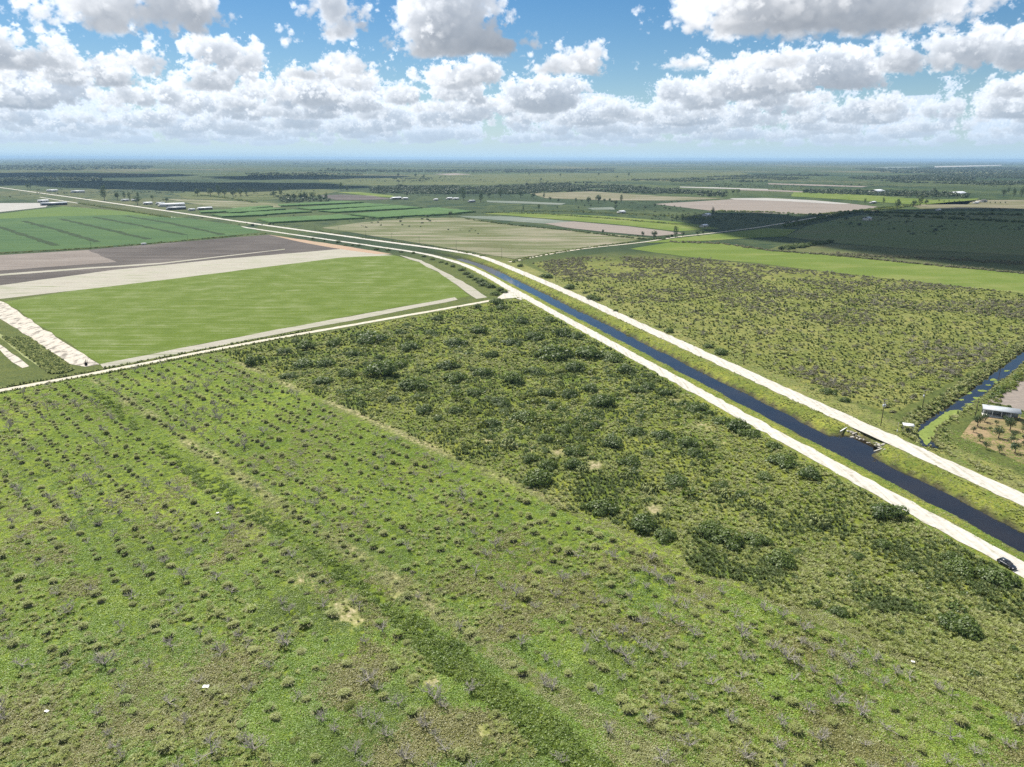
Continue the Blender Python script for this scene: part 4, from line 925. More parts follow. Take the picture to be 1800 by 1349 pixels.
# reeds on the ditch banks
x, y = points_in(60000, 90, 320, 180, 460, lambda x, y: np.abs(line_dist(x, y, SIDE)[0]-5.8) < 3.0, None); s = line_dist(x, y, SIDE)[1]; k = (nn(x, y) > 219) & (R.random(len(x)) < np.where(s < 0, .9, .45)); x, y, s = x[k], y[k], s[k]
scatter('reeds', x, y, ground_z(x, y)-.1, np.where(s < 0, R.uniform(.7, 1.4, len(x)), R.uniform(.5, .9, len(x))), R.choice([3, 3, 0, 1, 4], len(x)), T_GRASS, 'tall reeds along both banks of the side ditch')
L_DITCH = smooth_line(xy((-40,547),(0,575),(60,617),(108,652)), 4)
x, y = points_in(90000, -330, -150, 240, 400, lambda x, y: line_dist(x, y, L_DITCH)[0] < 5.5, None)
scatter('ditch_reeds', x, y, x*0, R.uniform(.6, 1.1, len(x)), R.choice([0, 1, 2, 4], len(x)), T_GRASS, 'dark green reeds filling the ditch left of the sand bank')
x, y = points_in(60000, -330, -120, 220, 440, lambda x, y: (line_dist(x, y, FARM_TRACK)[0] > 2.8) & (line_dist(x, y, FARM_TRACK)[0] < 5.5), None)
scatter('track_verge', x, y, x*0, R.uniform(.4, .9, len(x)), R.choice([0, 1, 4, 4], len(x)), T_GRASS, 'weeds along both sides of the farm track')
x, y = points_in(9000, -330, -150, 210, 300, lambda x, y: (ab(x, y)[0] < A_TRACK-4) & (x < P(175, 650)[0]), None)
scatter('corner_weeds', x, y, x*0, R.uniform(.5, 1.0, len(x)), R.choice([0, 1, 2, 6, 6], len(x)), T_WEED, 'yellowish weeds at the left edge beyond the farm track')

# ------------------------------------------------------------------ scrub field right of the canal
def scrub_d(x, y):
    lane = np.abs((x-y)*.70711+P(1390, 555)[1]*.70711-P(1390, 555)[0]*.70711) < 6
    return np.where(inside(x, y, SCRUB_POLY), np.clip((vn.fbm(x, y, 45, 4)-.44)*5, .05, .75), 0)*np.where(lane, .12, 1)
x, y = points_in(52000, -40, 480, 225, 760, lambda x, y: (R.random(len(x)) < scrub_d(x, y)) & (nn(x, y) > 232), None)
o = np.argsort(y); x, y = x[o], y[o]; z = ground_z(x, y); keep = np.zeros(len(x), bool); G_SCR = 'grey olive scrub bushes in the field right of the canal'; got = []
print('scrub', len(x))
for i in range(len(x)):
    if len(got) >= 290: break
    if any((x[i]-c)**2+(y[i]-d)**2 < 7 for c, d in got): continue
    if not seen(x[i], y[i], 5): continue
    got.append((x[i], y[i])); keep[i] = True; s = R.uniform(1.1, 2.2); bare = R.random() < .22
    if bare:
        e = empty('dead_tree', (x[i], y[i], z[i]), R.uniform(0, 6.28), unique('bare grey tree in the scrub field, '+place_words(x[i], y[i]), ('tall', 'low', 'twiggy')), 'dead tree', 'bare grey trees in the scrub field'); e.scale = (s*1.3,)*3
        tr, br = T_DEAD[R.integers(8)]; link('trunk', tr, e); link('branches', br, e)
    else:
        o = link('scrub_bush', T_SCRUB[R.integers(5)], None, (x[i], y[i], z[i]-.1)); o.scale = (s*1.15, s, s*R.uniform(.7, 1.0)); o.rotation_euler = (0, 0, R.uniform(0, 6.28))
        tag(o, unique('%s olive scrub bush, %s' % ('big' if s > 1.8 else ('low' if s < 1.4 else 'grey'), place_words(x[i], y[i])), ('rounded', 'ragged', 'leaning')), 'bush', G_SCR)
k = ~keep; sb = R.random(k.sum()) < .2
scatter('scrub', x[k], y[k], z[k]-.1, R.uniform(.9, 2.0, k.sum()), np.where(sb, R.integers(5, 13, k.sum()), R.integers(0, 5, k.sum())), T_SCRUB+T_DEADJ, 'grey olive scrub covering the field right of the canal')
x, y = points_in(60000, -20, 480, 215, 620, lambda x, y: inside(x, y, SCRUB_POLY), 'near')
scatter('scrub_grass', x, y, ground_z(x, y)-.05, R.uniform(.5, 1.0, len(x))*np.clip(y/260, 1, 1.9), R.choice([0, 1, 2, 4], len(x)), T_GRASS, 'olive grass between the scrub bushes')

# ------------------------------------------------------------------ bushes along the roads
for (qx, qy, w) in ((797,467,13),(812,473,15),(820,480,15),(828,485,15),(845,493,23),(853,498,22),(862,502,20),(870,515,20),(880,508,18),(887,512,14),(837,489,16),(550,419,8),(595,425,10),(607,430,8),(620,430,8),(631,431,9),(662,437,11),(682,439,11),(705,442,9),(727,444,10),(746,450,10),(760,455,10),(775,460,10),(785,463,10),(570,423,7)):
    q = P(qx, qy+w*.2); d = math.sqrt(q[0]**2+q[1]**2+CAMH**2); r = w/2*d/FPX*1.15; add_bush(q[0], q[1], r, r*.85, group='hedge bushes along the near canal road', noun='roadside hedge bush')
for (qx, qy, w) in ((903,460,8),(915,466,14),(955,484,16),(964,485,20),(1003,503,23),(1028,514,11),(1042,522,22),(1050,526,16),(1177,580,22),(1158,573,12),(1245,607,20),(1268,617,27),(1427,683,9),(1455,687,24),(1485,702,21),(1083,545,12),(1110,556,10)):
    q = P(qx, qy+w*.2); d = math.sqrt(q[0]**2+q[1]**2+CAMH**2); r = w/2*d/FPX*1.12; add_bush(q[0], q[1], r, r*.9, group='bushes along the far canal road', noun='green bush beside the far road')

x, y = points_in(26000, 110, 200, 150, 260, lambda x, y: (nn(x, y) > 229) & (line_dist(x, y, SIDE)[0] > 5) & (vn2.fbm(x, y, 9, 3) > .47) & (ab(x, y)[1] < P(1745, 712)[0]*.7071+P(1745, 712)[1]*.7071), None)
scatter('orchard_grass', x, y, x*0, R.uniform(.25, .55, len(x)), R.choice([0, 1, 2, 6, 7], len(x)), T_WEED, 'patchy grass on the sandy orchard floor')

# ------------------------------------------------------------------ hedges, cane strips, woods
def hedge(name, pts, w, h, label, meshes=None, dens=1.0, step=None):
    ln = straight_line(np.array(xy(*pts)), 3.0); L = np.sum(np.linalg.norm(np.diff(ln, axis=0), axis=1)); n = int(L*w*.16*dens/max(1, (h/2.2))**1.2)+3
    i = R.integers(0, len(ln), n); x = ln[i, 0]+R.normal(0, w*.35, n); y = ln[i, 1]+R.normal(0, w*.35, n)
    scatter(name, x, y, x*0-.2, R.uniform(.7, 1.35, n)*h*.95, R.integers(0, len(meshes or T_LOW), n), meshes or T_LOW, label)
hedge('hedgerow', [(1180,426),(1270,429),(1350,441),(1470,450),(1650,468),(1830,484)], 5, 2.6, 'hedge along the far side of the bright meadow', T_SCRUB)
hedge('hedgerow', [(1380,439),(1420,432),(1458,426)], 9, 4.5, 'dark thick hedge spur above the bright meadow', T_BUSH[:3])
hedge('hedgerow', [(1460,447),(1560,452),(1700,458),(1830,466)], 16, 2.6, 'rough scrub at the edge of the cloud shadow', T_SCRUB, .5)
hedge('hedgerow', [(820,385.5),(900,396.5),(960,402),(1010,407),(1125,421),(1165,421)], 4, 2.4, 'hedge between the pasture and the vegetable strip', T_BUSH[:4])
hedge('hedgerow', [(560,406),(640,419),(740,431),(800,440),(850,450.5)], 4, 1.6, 'weedy verge along the far road in the distance', T_LOW)
hedge('hedgerow', [(0,446),(160,437),(300,426),(420,414.5),(470,411.5)], 5, 1.8, 'weedy bank between the row crop and the ploughed field', T_LOW)
hedge('hedgerow', [(140,358),(258,376.5),(300,383)], 7, 2.6, 'scrubby ditch along the near road far left', T_LOW)
hedge('hedgerow', [(905,459),(960,447),(1030,436),(1125,425)], 5, 1.8, 'weeds along the side road', T_LOW)
hedge('hedgerow', [(850,374),(960,377),(1060,384),(1190,395)], 6, 2.4, 'hedge behind the bright green belt', T_LOW)
hedge('hedgerow', [(900,371),(1000,372),(1110,377),(1200,381),(1260,386)], 26, 2.4, 'scattered bushes on the dry pasture', T_LOW, .22)
hedge('hedgerow', [(1250,371.5),(1350,374),(1440,379),(1480,374),(1560,368),(1610,361)], 12, 4, 'bushes round the near edge of the bare mauve field', T_LOW, .6)
hedge('hedgerow', [(1380,400),(1450,383),(1530,369),(1600,362)], 7, 4, 'trees and bushes along the side road in the shade', T_BUSH[:4], .8)
hedge('hedgerow', [(1530,379),(1650,384),(1800,392)], 9, 4.5, 'row of dark trees in the shade', T_BUSH[:4], .45)
hedge('hedgerow', [(1520,374),(1650,377),(1800,379)], 9, 5, 'second row of dark trees in the shade', T_BUSH[:4], .5)
hedge('hedgerow', [(1740,706),(1770,684),(1800,660),(1860,616)], 4, 2.2, 'bushes between the ditch and the mauve field', T_LOW)
hedge('hedgerow', [(1744,710),(1775,716),(1800,727),(1850,740)], 3, 1.3, 'weeds along the near edge of the mauve field', T_LOW)
hedge('hedgerow', [(1640,772),(1665,795),(1700,812),(1745,832),(1800,857)], 4, 1.1, 'brown dead weeds between the orchard and the big road', [T_GRASS[3]], 2.0)
hedge('hedgerow', [(1645,760),(1658,745),(1680,732),(1702,712)], 2.2, 1.2, 'weeds on the orchard side of the ditch', T_GRASS, 2.0)
hedge('hedgerow', [(340,345),(370,345),(420,352),(450,357)], 8, 4, 'line of low trees in the left distance', T_LOW, .5)

def cane(front, back, h, label):
    a, b = [np.array(P(*q)[:2]) for q in front]; d, c = [np.array(P(*q)[:2]) for q in back]; nu, nv = max(6, int(np.linalg.norm(b-a)/5)), max(4, int(np.linalg.norm(d-a)/5))
    u, v = np.meshgrid(np.linspace(0, 1, nu), np.linspace(0, 1, nv)); u, v = u.ravel()[:, None], v.ravel()[:, None]
    q = (a*(1-u)+b*u)*(1-v)+(d*(1-u)+c*u)*v; q = q+R.normal(0, .5, q.shape); z = h+R.normal(0, .22, len(q)); edge = ((u < 1e-6) | (u > 1-1e-6) | (v < 1e-6) | (v > 1-1e-6))[:, 0]
    i = (np.arange(nu-1)[None, :]+np.arange(nv-1)[:, None]*nu).ravel(); F = np.stack([i, i+1, i+1+nu, i+nu], 1)
    ring = np.r_[np.arange(nu), np.arange(1, nv)*nu+nu-1, (nv-1)*nu+np.arange(nu-2, -1, -1), np.arange(nv-2, 0, -1)*nu]
    V = np.vstack([np.c_[q, z], np.c_[q[ring], np.full(len(ring), -.2)]]); k = len(ring); j = np.arange(k)
    S = np.stack([len(q)+j, len(q)+(j+1) % k, ring[(j+1) % k], ring[j]], 1)
    tag(link('cane_strip', mkmesh('cane_strip', V, [np.vstack([F, S])], [M_CANESTRIP])), label, kind='stuff')
M_CANESTRIP = mat_field('cane_block', (.085, .150, .050), (.050, .100, .036), None, 45, (.03, .5), 1.1)
for k, (f, b) in enumerate((([(475,393.5),(641,385)],[(452,387),(600,379.5)]),([(668,385),(836,374)],[(614,378.5),(770,367)]),([(590,375),(743,367)],[(560,372.5),(695,362.8)]),([(548,370.5),(697,362.5)],[(522,367),(640,359.3)]),([(495,364),(640,357.3)],[(488,361.5),(600,355.3)]),
    ([(450,380),(548,374)],[(432,375.5),(520,371)]),([(405,376),(502,369.5)],[(392,372.5),(478,367)]),([(355,376),(452,371)],[(350,373),(440,368.5)]),([(392,383),(470,380)],[(372,379),(450,376.5)]),([(415,371),(480,365)],[(405,368.5),(470,363.5)]),([(740,381),(812,377)],[(700,379),(760,374.5)]))):
    cane(f, b, 2.6, 'tall green cane strip, %s' % place_words(*P((f[0][0]+f[1][0])/2, (f[0][1]+f[1][1])/2)))

def wood(name, poly, size, n, label, meshes=None):
    w = np.array(xy(*poly)); n0 = n*4; x = R.uniform(w[:, 0].min(), w[:, 0].max(), n0); y = R.uniform(w[:, 1].min(), w[:, 1].max(), n0); k = inside(x, y, w); x, y = x[k][:n], y[k][:n]
    k = vn.fbm(x, y, 160, 3) > .42; x, y = x[k], y[k]
    scatter(name, x, y, x*0-.5, R.lognormal(0, .28, len(x))*size, R.integers(0, 4, len(x)), meshes or T_WOOD, label)
WOODS = [
 ([(650,330),(700,328),(790,328),(900,334),(900,342),(780,341.5),(690,342.5),(652,339)], 5.5, 1500, 'square plantation of dark trees in the middle distance'),
 ([(800,331),(960,324),(1030,321),(1100,325),(1130,335),(1010,337),(900,342)], 5.5, 2600, 'broad dark wood in the middle distance'),
 ([(1030,330),(1110,329),(1200,335),(1280,340),(1278,347),(1180,343),(1100,340),(1030,336)], 6, 900, 'long dark wood edge above the dry pasture'),
 ([(1095,317),(1200,313),(1350,307),(1460,308),(1415,315),(1330,321),(1200,321)], 6.5, 2200, 'dark wood beyond the white strip'),
 ([(1412,333),(1500,336),(1600,337),(1700,342),(1705,349),(1600,346),(1500,343),(1412,340)], 6, 700, 'long line of trees at the right'),
 ([(-40,314),(60,311),(180,314),(180,319),(60,319),(-40,320)], 7, 700, 'dark tree line in the far left'),
 ([(-60,292),(120,290),(270,292),(260,298),(100,300),(-60,299)], 8, 2000, 'far blue wood on the left horizon'),
 ([(480,346),(520,344),(580,350),(580,354),(500,357)], 4.5, 160, 'grove of trees by the dark plot'),
 ([(560,297),(700,299),(900,299),(1080,297),(1080,303),(900,304),(700,303.5),(560,301)], 8, 2200, 'dark wood across the middle horizon'),
 ([(1500,297),(1650,295.5),(1900,294),(1900,307),(1700,308),(1560,304)], 9, 5000, 'dark far wood on the right, thickened in place of cloud shadow'),  # real wood, packed denser so dark leaves stand in for cloud shadow
 ([(1480,313),(1640,308),(1900,306),(1900,325),(1760,326),(1590,322)], 7.5, 6000, 'dark wooded flats on the right, thickened in place of cloud shadow'),  # tree count raised to darken these flats instead of a cast cloud shadow
 ([(430,306),(560,304),(640,307),(560,311),(440,311)], 7, 500, 'wood patches in the left distance'),
 ([(690,315),(760,313),(760,321),(700,321)], 6, 160, 'isolated clump of trees on the flats'),
 ([(-60,286),(400,283.5),(900,283.5),(1400,284.5),(1900,286),(1900,291),(1400,290),(900,289.5),(400,290),(-60,292)], 11, 7000, 'endless blue woodland under the horizon'),
]
for (pl, s, n, lab) in WOODS: wood('woodland', pl, s, n, lab)
# scattered low growth over the mid distance
x, y = points_in(60000, -2600, 2600, 900, 4200, lambda x, y: (vn.fbm(x, y, 420, 4) > .56), None)
k = R.random(len(x)) < .35
for (_, mk, _, _, pts) in FIELDS:
    if mk not in ('olive', 'mid', 'dark'): k &= ~inside(x, y, xy(*pts))
x, y = x[k], y[k]
scatter('open_scrub', x, y, x*0-.3, R.lognormal(0, .35, len(x))*2.4, R.integers(0, 4, len(x)), T_WOOD, 'scattered scrub and small trees over the distant flats')

# ------------------------------------------------------------------ single trees
TREES = [('round dark tree near the left edge of the view beyond the white road', [(5,327,6),(50,326,6),(66,325,6),(85,327,6),(106,330.5,6),(118,332.5,6),(49,333,7),(54,333,6)]),
 ('dark tree beside the left farm buildings', [(184,353,15),(207,352,12),(219,351,8),(228,352,8),(243,351,8),(242,361,16),(293,356,9),(268,352,8)]),
 ('dark tree in the line left of the cane strips', [(348,346,14),(370,346,14),(385,346,14),(395,346,12),(410,347,14),(423,346,12),(433,345,8),(446,341,8)]),
 ('dark tree in the clump by the dark plot', [(482,348,11),(494,347,10),(506,349,10),(518,352,14),(528,353,14),(538,353,14),(550,353,14),(562,353,13),(574,353,10),(600,336,9),(610,337,9)]),
 ('round tree at the corner of the worn pasture', [(791,382,12)]),
 ('tree round the middle farm buildings', [(788,343,8),(808,344,9),(822,344,9),(832,344,8),(845,347,12),(860,348,12),(880,348,14),(895,345,9),(815,353,15),(845,356,13)]),
 ('tree on the dry pasture in the middle', [(937,350,12),(915,348,13),(956,349,6),(967,354,8),(981,356,7),(1012,357,7),(1022,357,6),(1035,358,14),(1052,358,16),(1062,356,8),(1072,355,7),(1092,357,9),(1082,361,10),(1082,368.5,8),(1151,364.5,7),(1288,342,8),(1297,342,10)]),
 ('small round bush like tree beside the bright green belt', [(1028,364,5),(1038,364.5,5),(979,367,6),(1017,368,6),(947,370,8),(920,371,6),(1025,374,5),(1152,383.5,7),(1168,383,5),(1200,390,10),(1189,389,8)]),
 ('leafy tree along the side road', [(1060,411,8),(1130,416,9),(1149,419,17),(1187,418,14),(1200,417,10),(1226,415,10),(1236,413,8)]),
 ('tree on the far flats', [(951,319,6),(1052,309,6),(1253,379,9),(930,309,5),(985,311,5),(1105,311,6),(1085,314,5),(665,333,6),(700,311,6),(730,312,7),(745,316,7)]),
 ('tree beside the right hand farm lots', [(1520,358,6),(1553,358,7),(1579,358,7),(1764,346,11),(1782,346,8),(1795,347,10),(1772,340,6),(1577,368,12),(1605,364,12),(1617,363,13),(1628,361,10)]),
 ('small tree in the row of saplings', [(1650+9*k, 355.5+.25*k, 3.2) for k in range(14)])]
for lab, lst in TREES:
    for (qx, qy, w) in lst:
        q = P(qx, qy); d = math.sqrt(q[0]**2+q[1]**2+CAMH**2); r = w/2*d/FPX; tr, cr = T_TREE[R.integers(6)]; h = r*R.uniform(1.7, 2.2)
        e = empty('tree', (q[0], q[1], 0), R.uniform(0, 6.28), unique(lab+', '+place_words(q[0], q[1], h*.5) if len(lab.split()) < 7 else lab.replace(' in the middle', '').replace(' beyond the white road', '')+', '+place_words(q[0], q[1], h*.5).replace(' the photo', ''), ('tall', 'broad', 'low')), 'tree', 'single trees of the plain')
        e.scale = (r*1.35, r*1.35, h); link('trunk', tr, e); link('crown', cr, e)
# orchard trees right of the big road
G_ORCH = 'young trees of the small orchard'
for (qx, qy, w, big) in ((1718,750,22,1),(1731,742,17,1),(1751,748,9,0),(1790,741,7,0),(1711,760,11,0),(1767,743,12,0),(1775,757,23,1),(1755,771,22,1),(1722,776,13,0),(1777,779,13,0),(1733,790,14,0),(1757,797,14,0),(1784,797,22,1),(1798,750,9,0),(1797,760,9,0),(1799,784,10,0),(1781,771,12,0),(1740,757,8,0),(1799,772,9,0)):
    q = P(qx, qy); d = math.sqrt(q[0]**2+q[1]**2+CAMH**2); r = w/2*d/FPX; tr, cr = T_TREE[R.integers(4)]
    e = empty('orchard_tree', (q[0], q[1], 0), R.uniform(0, 6.28), unique('%s orchard tree, %s' % ('spreading dark' if big else 'small round', place_words(q[0], q[1], r)), ()), 'tree', G_ORCH); e.scale = (r*1.4, r*1.4, r*1.9); link('trunk', tr, e); link('crown', cr, e)

# ------------------------------------------------------------------ built things
M_WALL = plain('pale_painted_wall', (.62, .60, .56), (.48, .46, .42), .8); M_WALLG = plain('grey_metal_wall', (.34, .36, .36), (.25, .26, .26), .8, .6)
M_ROOFW = plain('white_metal_roof', (.78, .79, .80), (.62, .63, .64), .5, .5); M_ROOFG = plain('grey_metal_roof', (.42, .45, .47), (.33, .35, .36), .5, .5); M_ROOFD = plain('dark_shingle_roof', (.16, .15, .15), (.11, .10, .10), .5)
M_DOOR = plain('dark_opening', (.04, .04, .04), (.02, .02, .02), 1); M_GLASS = plain('window_glass', (.05, .06, .07), (.03, .04, .05), 1, .15, spec=.5)
M_POLE = plain('creosote_pole', (.105, .085, .07), (.065, .052, .044), 2, .95); M_ARM = plain('weathered_crossarm', (.42, .38, .33), (.30, .27, .23), 2); M_CAN = plain('transformer_paint', (.62, .64, .65), (.5, .52, .53), 2, .5); M_INS = plain('insulator', (.55, .55, .55), (.4, .4, .4), 2, .4)
M_CONC = plain('old_concrete', (.60, .58, .53), (.42, .40, .36), 1.5); M_ROCK = plain('limestone_rock', (.46, .43, .38), (.27, .25, .21), 1.6, .95, bump=.4); M_WHITE = plain('white_paint', (.80, .80, .78), (.66, .66, .63), 2, .6)

def shed(px, py, wpx, depth, h, label, roof=None, wall=None, ang=45, front='open', name='shed', cat='shed', rise=None):
    """gable roofed farm building; wpx is its length in the photo"""
    q = P(px, py); d = math.sqrt(q[0]**2+q[1]**2+CAMH**2); Lg = wpx*d/FPX*.85; rise = rise if rise is not None else depth*.16
    e = empty(name, (q[0], q[1], 0), math.radians(ang), label, cat, 'farm buildings of the plain'); w = MB(); t = .25
    x, y = Lg/2, depth/2
    w.box((0, y-t/2, h/2), (Lg, t, h)); w.box((-x+t/2, 0, h/2), (t, depth-2*t, h)); w.box((x-t/2, 0, h/2), (t, depth-2*t, h))
    if front == 'open':
        for k in range(5): w.box((-x+t/2+(Lg-t)*k/4, -y+t/2, h/2), (t, t, h))
    else: w.box((0, -y+t/2, h/2), (Lg, t, h))
    link('wall', w, e, mats=wall or M_WALL)
    r = MB(); o = .5; r.prism([(-y-o, h-.02), (0, h+rise), (y+o, h-.02), (y+o, h+.14), (0, h+rise+.18), (-y-o, h+.14)], (0, 0, 0), 0, Lg+2*o); link('roof', r, e, mats=roof or M_ROOFW)
    if front != 'open':
        link('door', MB().box((-x*.45, -y-.03, h*.36), (min(3.2, Lg*.2), .08, h*.72)), e, mats=M_DOOR)
        for k in (.1, .55): link('window', MB().box((x*k, -y-.03, h*.55), (min(1.6, Lg*.12), .06, h*.3)), e, mats=M_GLASS)
    return e
SH = [
 (92,337,16,9,4,'pale shed with a dark lean to near the far left road',0,0,'closed'),(137,339,20,12,4.5,'grey roofed house left of the farm with a pale gable',1,0,'closed'),
 (95,361,38,14,4.2,'long open fronted shed with pale roof beside the white beds',1,1,'open'),(76,356,15,10,4.2,'small white roofed shed beside the long open shed',0,0,'closed'),
 (260,360,14,10,4,'white house left of the long white packing barn',0,0,'closed'),(302,363,44,14,4.5,'long white roofed packing barn of the left farm',0,0,'closed'),(310,369,32,12,4.2,'open fronted barn just below the long white barn',1,1,'open'),(282,360,14,9,3.8,'grey roofed shed behind the long white barn',1,0,'closed'),
 (360,369,26,10,3.6,'low pale sheds at the right end of the left farm',0,0,'open'),(337,371,11,8,3.2,'small tan shed between the barn and the low pale sheds',1,0,'closed'),(237,354,10,8,3.6,'small white house half hidden by dark trees',0,0,'closed'),(220,354,12,8,3.6,'small pale house among dark trees',1,0,'closed'),
 (696,351,22,12,4.2,'white farmhouse beyond the cane strips',0,0,'open'),(712,351,12,9,3.5,'small white shed beside the white farmhouse',0,0,'closed'),(766,353,8,8,3.4,'tiny white hut between two farms',0,0,'closed'),(790,351,12,9,3.8,'white gabled house of the middle farm',0,0,'closed'),(801,351.5,13,9,3.6,'pale long house of the middle farm',0,0,'closed'),(829,356,14,9,3.8,'grey roofed barn half behind trees',1,1,'closed'),
 (1092,375.5,16,10,3.6,'white shed alone on the dry pasture',0,0,'closed'),(1242,380.5,16,10,3.6,'white shed beside one dark tree at the shade edge',0,0,'closed'),(1237,399.5,18,7,3,'white trailer house at the edge of the cloud shadow',0,0,'closed'),
 (1524,388,18,10,4.5,'pale house in the cloud shadow below the side road',1,0,'closed'),(1534,358,18,9,3.6,'low pale shed behind the bare field',0,0,'open'),(1727,356,18,12,4.5,'grey roofed house on the right hand lots',2,0,'closed'),(1715,358.5,12,8,3.5,'white shed beside the grey roofed house',0,0,'closed'),(1649,371,10,6,2.8,'white trailer at the far shade edge',0,0,'closed'),
 (1541,338.5,36,30,4,'pale greenhouse block among the right hand trees',0,0,'closed'),(1682,342.5,45,30,4,'longer pale greenhouse right of the first',0,0,'closed'),(1184,282.6,11,60,14,'big white building on the middle horizon',0,0,'closed'),
]
for (qx, qy, w, dp, h, lab, rf, wl, fr) in SH: shed(qx, qy, w, dp, h, lab, (M_ROOFW, M_ROOFG, M_ROOFD)[rf], (M_WALL, M_WALLG)[wl], 45 if qx < 1600 else 38, fr)
q = P(1498, 283); tw = MB()
for sx, sy in ((-3, -3), (3, -3), (3, 3), (-3, 3)): tw.tube((sx, sy, 0), (sx*.15, sy*.15, 88), .7, .4, 4)
for k in range(8): tw.box((0, 0, 10*k+5), (6-.6*k, 6-.6*k, .5))
e = empty('lattice_tower', (q[0], q[1], 0), 0, 'thin lattice tower on the right horizon', 'tower'); link('mast', tw, e, mats=M_WALLG); link('antenna', MB().tube((0, 0, 88), (0, 0, 104), .5, .2, 5), e, mats=M_WALLG)

# utility poles
def pole(base, top, label, arms=1, can=0, rz=18, thin=.13, col=None):
    q = P(*base); gx, gy, gz = q[0], q[1], float(ground_z(q[0], q[1])) if q[1] < 800 else 0.0
    # height read from the photo at the same distance
    dx, dy = top[0]-900, top[1]-674.5; c, s = math.cos(-ROLL), math.sin(-ROLL); v = (dx*s+dy*c)/FPX
    k = gy/(math.cos(PITCH)-v*math.sin(PITCH)); h = CAMH-k*(math.sin(PITCH)+v*math.cos(PITCH)); h = min(max(h, 3.0), 13.5)
    e = empty('utility_pole', (gx, gy, gz), math.radians(rz), label, 'utility pole', 'utility poles')
    link('shaft', MB().tube((0, 0, -.3), (0, 0, h), thin*1.25, thin*.85, 7), e, mats=col or M_POLE)
    for k in range(arms):
        a = link('crossarm', MB().box((0, -.14, h-.45-1.1*k), (2.4, .12, .14)), e, mats=M_ARM)
        for xx in (-1.05, -.45, .45, 1.05): link('insulator', MB().tube((xx, -.14, h-.37-1.1*k), (xx, -.14, h-.14-1.1*k), .055, .04, 6), a, mats=M_INS)
    for k in range(can): link('transformer', MB().tube(((-.42, .42)[k], -.05, h-3.4), ((-.42, .42)[k], -.05, h-2.3), .28, .28, 10), e, mats=M_CAN)
    return h
for args in (((1548,749),(1555,701),'tallest double armed pole with two transformers beside the big road',2,2),((1620.5,721),(1630.5,685),'pole with pale crossarm and white transformer on the ditch bank',1,1),((1763,630),(1768,601),'thin pole on the ditch bank near the right edge',1,0),
    ((1307,641.7),(1309,605),'dark pole by the far road beside bare grey scrub',1,0),((1159,577),(1160,547),'pole by the far road, second before the bare scrub',1,0),((1054,531),(1054.6,510),'pole by the far road beside low round bushes',1,0),((976.7,496),(976.7,473),'pole by the far road between two green bushes',1,0),((917.5,470),(917,457),'pole just past the side road turning',1,0),
    ((882,455),(882,436),'pole on the pasture side just before the side road',1,0),((802,439),(802,423),'pole along the pasture, right of the middle',1,0),((737,430),(737,416),'pole along the pasture beside pale bare ground',1,0),((689,425),(689,410),'pole along the pasture, fourth from the side road',1,0),((643,417),(643,405),'pole along the pasture near its left end',1,0),((596,411),(596,400),'pole where the pasture meets the cane fields',1,0),((554,406),(554,395),'pole beside the small shelter by the cane',1,0),((500,397),(500,388),'pole in front of the cane strips',1,0),
    ((160,435),(160,420),'pole between row crop and ploughed field, left',1,0),((330,422),(330,411),'pole between row crop and ploughed field, right',1,0),((1713,738),(1719,704),'bare pole at the orchard corner',0,0),((1733,727),(1736,704),'slim pole behind the long orchard shed',0,0)):
    pole(*args)
q = P(1576.7, 760.5); e = empty('marker_post', (q[0], q[1], 0), 0, 'short post with white painted foot beside the canopy', 'post'); link('shaft', MB().tube((0, 0, 1.25), (0, 0, 4.2), .09, .07, 6), e, mats=M_ARM); link('painted_foot', MB().tube((0, 0, -.2), (0, 0, 1.25), .13, .12, 8), e, mats=M_WHITE)

# pump canopy on the ditch
q = P(1595, 759); e = empty('pump_shelter', (q[0], q[1], -.5), math.radians(-20), 'small white flat roofed shelter over a dark pump by the ditch', 'shelter')
link('roof', MB().box((0, 0, 3.35), (3.9, 3.1, .12)).box((0, 0, 3.27), (3.6, 2.8, .06)), e, mats=M_WHITE)
for sx in (-1, 1):
    for sy in (-1, 1): link('post', MB().tube((sx*1.6, sy*1.2, 0), (sx*1.6, sy*1.2, 3.24), .07, .07, 6), e, mats=M_ARM)
pm = MB().box((.1, 0, .95), (1.5, .9, .9)).box((0, 0, .4), (2.2, 1.3, .25)).tube((.3, 0, 1.35), (.3, 0, 2.2), .12, .10, 8).tube((-.9, 0, .9), (-2.4, 1.6, .2), .16, .16, 8)
link('pump', pm, e, mats=plain('pump_iron', (.06, .06, .065), (.035, .035, .04), 3, .5))
# long open shed by the orchard
q = P(1758, 733); e = empty('open_shed', (q[0], q[1], 0), math.radians(-27), 'long open sided shed with grey metal roof above the orchard', 'shed', 'farm buildings of the plain')
link('roof', MB().add([(-6.6, -2.3, 2.9), (6.6, -2.3, 2.9), (6.6, 2.3, 3.6), (-6.6, 2.3, 3.6), (-6.6, -2.3, 3.02), (6.6, -2.3, 3.02), (6.6, 2.3, 3.72), (-6.6, 2.3, 3.72)], [(0,3,2,1),(4,5,6,7),(0,1,5,4),(1,2,6,5),(2,3,7,6),(3,0,4,7)]), e, mats=M_ROOFG)
link('back_wall', MB().box((0, 2.1, 1.7), (12.6, .12, 3.4)), e, mats=M_WALLG); link('floor_slab', MB().box((-2.8, 0, .06), (7, 4.4, .12)), e, mats=M_CONC)
for k in range(5): link('post', MB().box((-6.2+3.1*k, -2.05, 1.43), (.18, .18, 2.86)), e, mats=M_WHITE)
q = P(1772, 735); e = empty('water_tank', (q[0], q[1], 0), 0, 'pale square water tank at the right end of the open shed', 'tank'); link('tank', MB().box((0, 0, .85), (1.9, 1.5, 1.5), .3, 0, .94), e, mats=M_CONC); link('lid', MB().tube((0, 0, 1.6), (0, 0, 1.72), .35, .33, 10), e, mats=M_WALLG)

